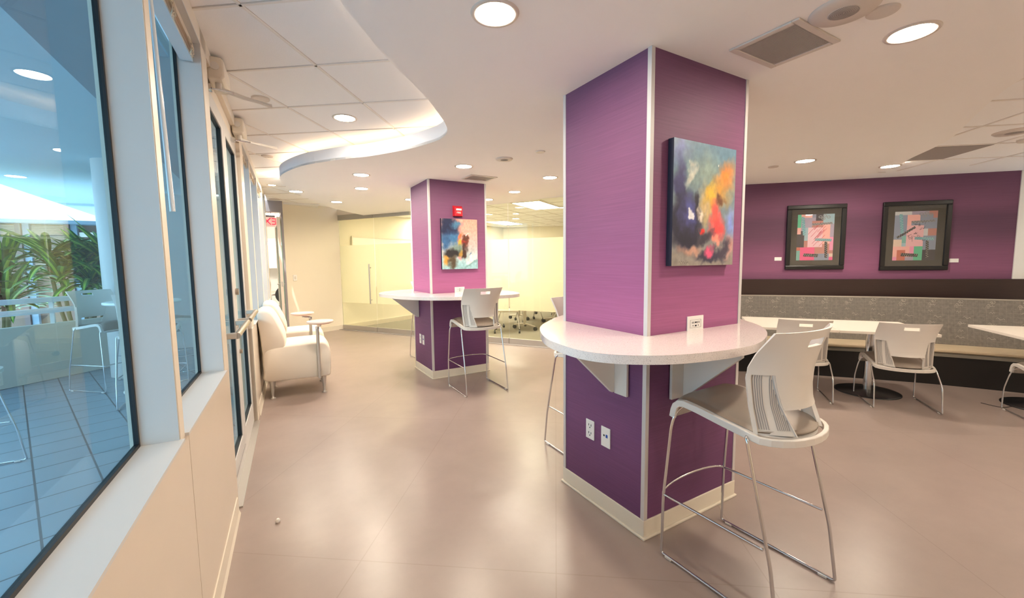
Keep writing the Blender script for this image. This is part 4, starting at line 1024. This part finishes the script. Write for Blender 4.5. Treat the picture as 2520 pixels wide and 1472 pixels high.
framed((pt_(6.494, 3.26)+pt_(7.015, 2.746))/2, (pt_(7.015, 2.746)-pt_(6.494, 3.26)), .872, 1.732, 1, 'left black-framed abstract print on the purple wall')
framed((pt_(7.317, 2.449)+pt_(7.866, 1.908))/2, (pt_(7.866, 1.908)-pt_(7.317, 2.449)), .885, 1.722, 2, 'right black-framed abstract print on the purple wall')
for (a, c, z, lab) in ((pt_(6.399, 3.353), pt_(6.464, 3.288), 1.446, 'small white caption card left of the left framed print'), (pt_(7.883, 1.892), pt_(7.955, 1.821), 1.40, 'small white caption card right of the right framed print')):
    x, y = PP((a+c)/2, -.002); tag(MB().box((-(c-a)/2, -.004, -.024), ((c-a)/2, 0, .024)).build('caption_card', M['plate'], at=(x, y, z, AP)), lab, 'caption card')

# small cap on the floor
tag(MB().lathe([(.009, 0), (.012, .004), (.012, .014), (.006, .022)], 16).build('plastic_cap', M['plate'], at=(-.03, 2.6, 0, 0)), 'tiny white plastic cap lying on the floor by the glass doors', 'cap')

# ------------------------------------------------------------------ outside: patio
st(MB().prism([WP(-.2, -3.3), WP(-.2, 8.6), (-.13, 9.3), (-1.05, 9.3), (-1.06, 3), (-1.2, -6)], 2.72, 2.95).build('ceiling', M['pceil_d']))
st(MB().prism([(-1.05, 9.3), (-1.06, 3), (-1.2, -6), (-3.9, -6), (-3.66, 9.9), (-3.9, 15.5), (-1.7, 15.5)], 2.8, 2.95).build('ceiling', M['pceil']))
pc = tag(MB().lathe([(.2, 0), (.2, 2.8)], 40, ).build('round_column', M['frame'], at=(-1.67, 7.36, 0, 0)), 'round white patio column seen at the edge of the nearest window', 'column')
gd = [(-4.6, 5.5), (-2.84, 7.26), (-2.3, 7.8), (-1.75, 8.35)]
gw = thing('guard_wall', 'low patio wall topped by two pale horizontal rails', 'guard rail', (-2.5, 7.6, 0))
p = MB()
for a, c in ((gd[0], gd[-1]),):
    d = Vector((c[0]-a[0], c[1]-a[1])).normalized(); nn = (-d.y*.06, d.x*.06)
    q = [(a[0]+2.5, a[1]-7.6), (c[0]+2.5, c[1]-7.6)]
    base = [q[0], q[1], (q[1][0]+nn[0]*2, q[1][1]+nn[1]*2), (q[0][0]+nn[0]*2, q[0][1]+nn[1]*2)]
    p.prism(base, 0, .72); p.build('low_wall', M['pwall'], gw)
    for z0, z1 in ((.86, .92), (1.0, 1.06)): MB().prism(base, z0, z1).build('rail', M['prail'], gw)
    p = MB()
    for k in range(5):
        f = k/4; bx = q[0][0]*(1-f)+q[1][0]*f; by = q[0][1]*(1-f)+q[1][1]*f; p.box((bx-.02, by+.03, .72), (bx+.02, by+.07, 1.0))
    p.build('rail_posts', M['prail'], gw)
def leaf(b, o, az, el, L, w, droop, mi0=0):
    n = 7; pts = []; d = Vector((math.cos(az), math.sin(az), 0)); side = Vector((-d.y, d.x, 0)); pos = Vector(o); e = el
    rows = []
    for i in range(n+1):
        t = i/n; ww = w*(math.sin(PI*min(1, t*.85+.12))**.7)*(1 if t < .98 else .05)
        up = Vector((-d.x*math.sin(e), -d.y*math.sin(e), math.cos(e)))
        rows.append([pos-side*ww+up*ww*.35, pos-side*ww*.35+up*ww*.05, pos, pos+side*ww*.35+up*ww*.05, pos+side*ww+up*ww*.35])
        pos = pos+(d*math.cos(e)+Vector((0, 0, math.sin(e))))*L/n; e -= droop/n
    vs = [v for r_ in rows for v in r_]
    for i in range(n):
        for k in range(4):
            a = i*5+k; mi = 1 if k in (1, 2) else 0
            b.add([vs[a], vs[a+1], vs[a+6], vs[a+5]], [(0, 1, 2, 3)], mi, True)
def plant(x, y, z, nl, L, lab, seed):
    r_ = random.Random(seed); t = thing('dracaena_plant', lab, 'plant', (x, y, 0))
    b = MB(); s = MB()
    for hd in range(8):
        hx, hy, hz = r_.uniform(-.4, .4), r_.uniform(-.25, .25), z+r_.uniform(-.5, .1)
        s.tube([(hx*.3, hy*.3, 0), (hx*.8, hy*.8, hz*.6), (hx, hy, hz+.05)], .025, 8)
        for k in range(nl):
            leaf(b, (hx, hy, hz+k*.006), k*2.4+r_.uniform(-.3, .3), r_.uniform(.05, 1.35), L*r_.uniform(.7, 1.1), r_.uniform(.04, .06), r_.uniform(.4, 1.3))
    s.build('stem', M['stem'], t); b.build('foliage', [M['leaf'], M['leaf2']], t)
plant(-3.45, 8.9, 1.3, 26, .68, 'left clump of striped strappy leaves behind the patio rail', 3)
plant(-2.5, 8.9, 1.4, 30, .72, 'right clump of striped strappy leaves behind the patio rail, beside the round column', 5)
plant(-4.55, 8.5, 1.15, 18, .6, 'plant with strappy leaves cut off at the left edge of the photo', 8)
# building across the courtyard
bl = thing('courtyard_building', 'brown office facade with blinds behind the patio plants', 'building', (-5, 12.5, 0))
MB().box((-9, .3, 0), (4.2, .6, 2.36)).build('facade_wall', M['brick'], bl)
MB().box((-9, -.1, 2.36), (4.2, .6, 2.43)).build('roof_edge', M['fcol'], bl)
for x in (-2.2, -.6, .55, 1.27, 2.15, 3.3):
    MB().box((x, .1, 0), (x+.08, .32, 2.36)).build('mullion', M['mull'], bl)
for (x0, x1) in ((-2.1, -.62), (-.5, .53), (.76, 1.26)):
    p = MB(); [p.box((x0, .2, 1.5+j*.035), (x1, .215, 1.5+j*.035+.026)) for j in range(24)]; p.build('blind', M['blind'], bl)
for x0 in (.64, 1.36): MB().box((x0, .15, 0), (x0+.1, .25, 2.36)).build('post', M['fcol'], bl)
MB().box((1.48, .2, 2.1), (2.14, .28, 2.2)).build('lintel', M['frame_w'], bl)
dup(stool, (-1.72, 6.75, 0), ang(.75, -.65), 'white bar stool outside the window, facing the glass', GS)
dup(stool, (-1.13, 5.78, 0), ang(.02, 1), 'white bar stool outside, partly cut by the window post', GS)
dup(stool, (-1.93, 4.23, 0), ang(-1, .05), 'white bar stool outside, only its sled foot showing at the left edge', GS)
dup(stool, (-.92, 6.85, 0), ang(-.9, -.4), 'white bar stool outside, behind the one cut by the post', GS)
tb = thing('patio_bar_table', 'small round white bar table between the stools outside', 'table', (-1.72, 7.02-.35, 0))
tb.location = (-1.28, 6.35, 0)
MB().lathe([(.34, 1.02), (.35, 1.025), (.35, 1.045), (.34, 1.05)], 40).build('tabletop', M['board'], tb); MB().lathe([(.03, .02), (.03, 1.02)], 16).build('pedestal', M['alu'], tb); MB().lathe([(.24, 0), (.24, .01), (.04, .025)], 32).build('base_disc', M['board'], tb)

# ------------------------------------------------------------------ camera
f, pit, rol, yaw, h = 1025.8, .0889, -.0117, .5273, 1.4484
R0 = Vector((math.cos(yaw), -math.sin(yaw), 0)); F0 = Vector((math.sin(yaw), math.cos(yaw), 0)); U0 = Vector((0, 0, 1))
F1 = F0*math.cos(pit)-U0*math.sin(pit); U1 = U0*math.cos(pit)+F0*math.sin(pit)
R2 = R0*math.cos(rol)+U1*math.sin(rol); U2 = -R0*math.sin(rol)+U1*math.cos(rol)
cam = bpy.data.cameras.new('camera'); co = bpy.data.objects.new('camera', cam); COL.objects.link(co)
mw = Matrix((R2, U2, -F1)).transposed().to_4x4(); mw.translation = Vector((0, 0, h)); co.matrix_world = mw
cam.sensor_fit = 'HORIZONTAL'; cam.sensor_width = 36; cam.lens = 36*f/2520; cam.clip_start = .02
S.camera = co

# ------------------------------------------------------------------ light
w = bpy.data.worlds.new('world'); S.world = w; w.use_nodes = True
bg = w.node_tree.nodes['Background']; bg.inputs[0].default_value = (.84, .93, 1.0, 1); bg.inputs[1].default_value = 3.7
sn = bpy.data.lights.new('sun', 'SUN'); sn.energy = 5; sn.angle = .02; sn.color = (1, .96, .88)
so_ = bpy.data.objects.new('sun', sn); COL.objects.link(so_); so_.rotation_euler = Vector((.22, .42, -1.0)).to_track_quat('-Z', 'Y').to_euler()
S.view_settings.view_transform = 'Standard'; S.view_settings.look = 'None'; S.view_settings.gamma = 1; S.view_settings.use_curve_mapping = False
S.view_settings.exposure = 0.66
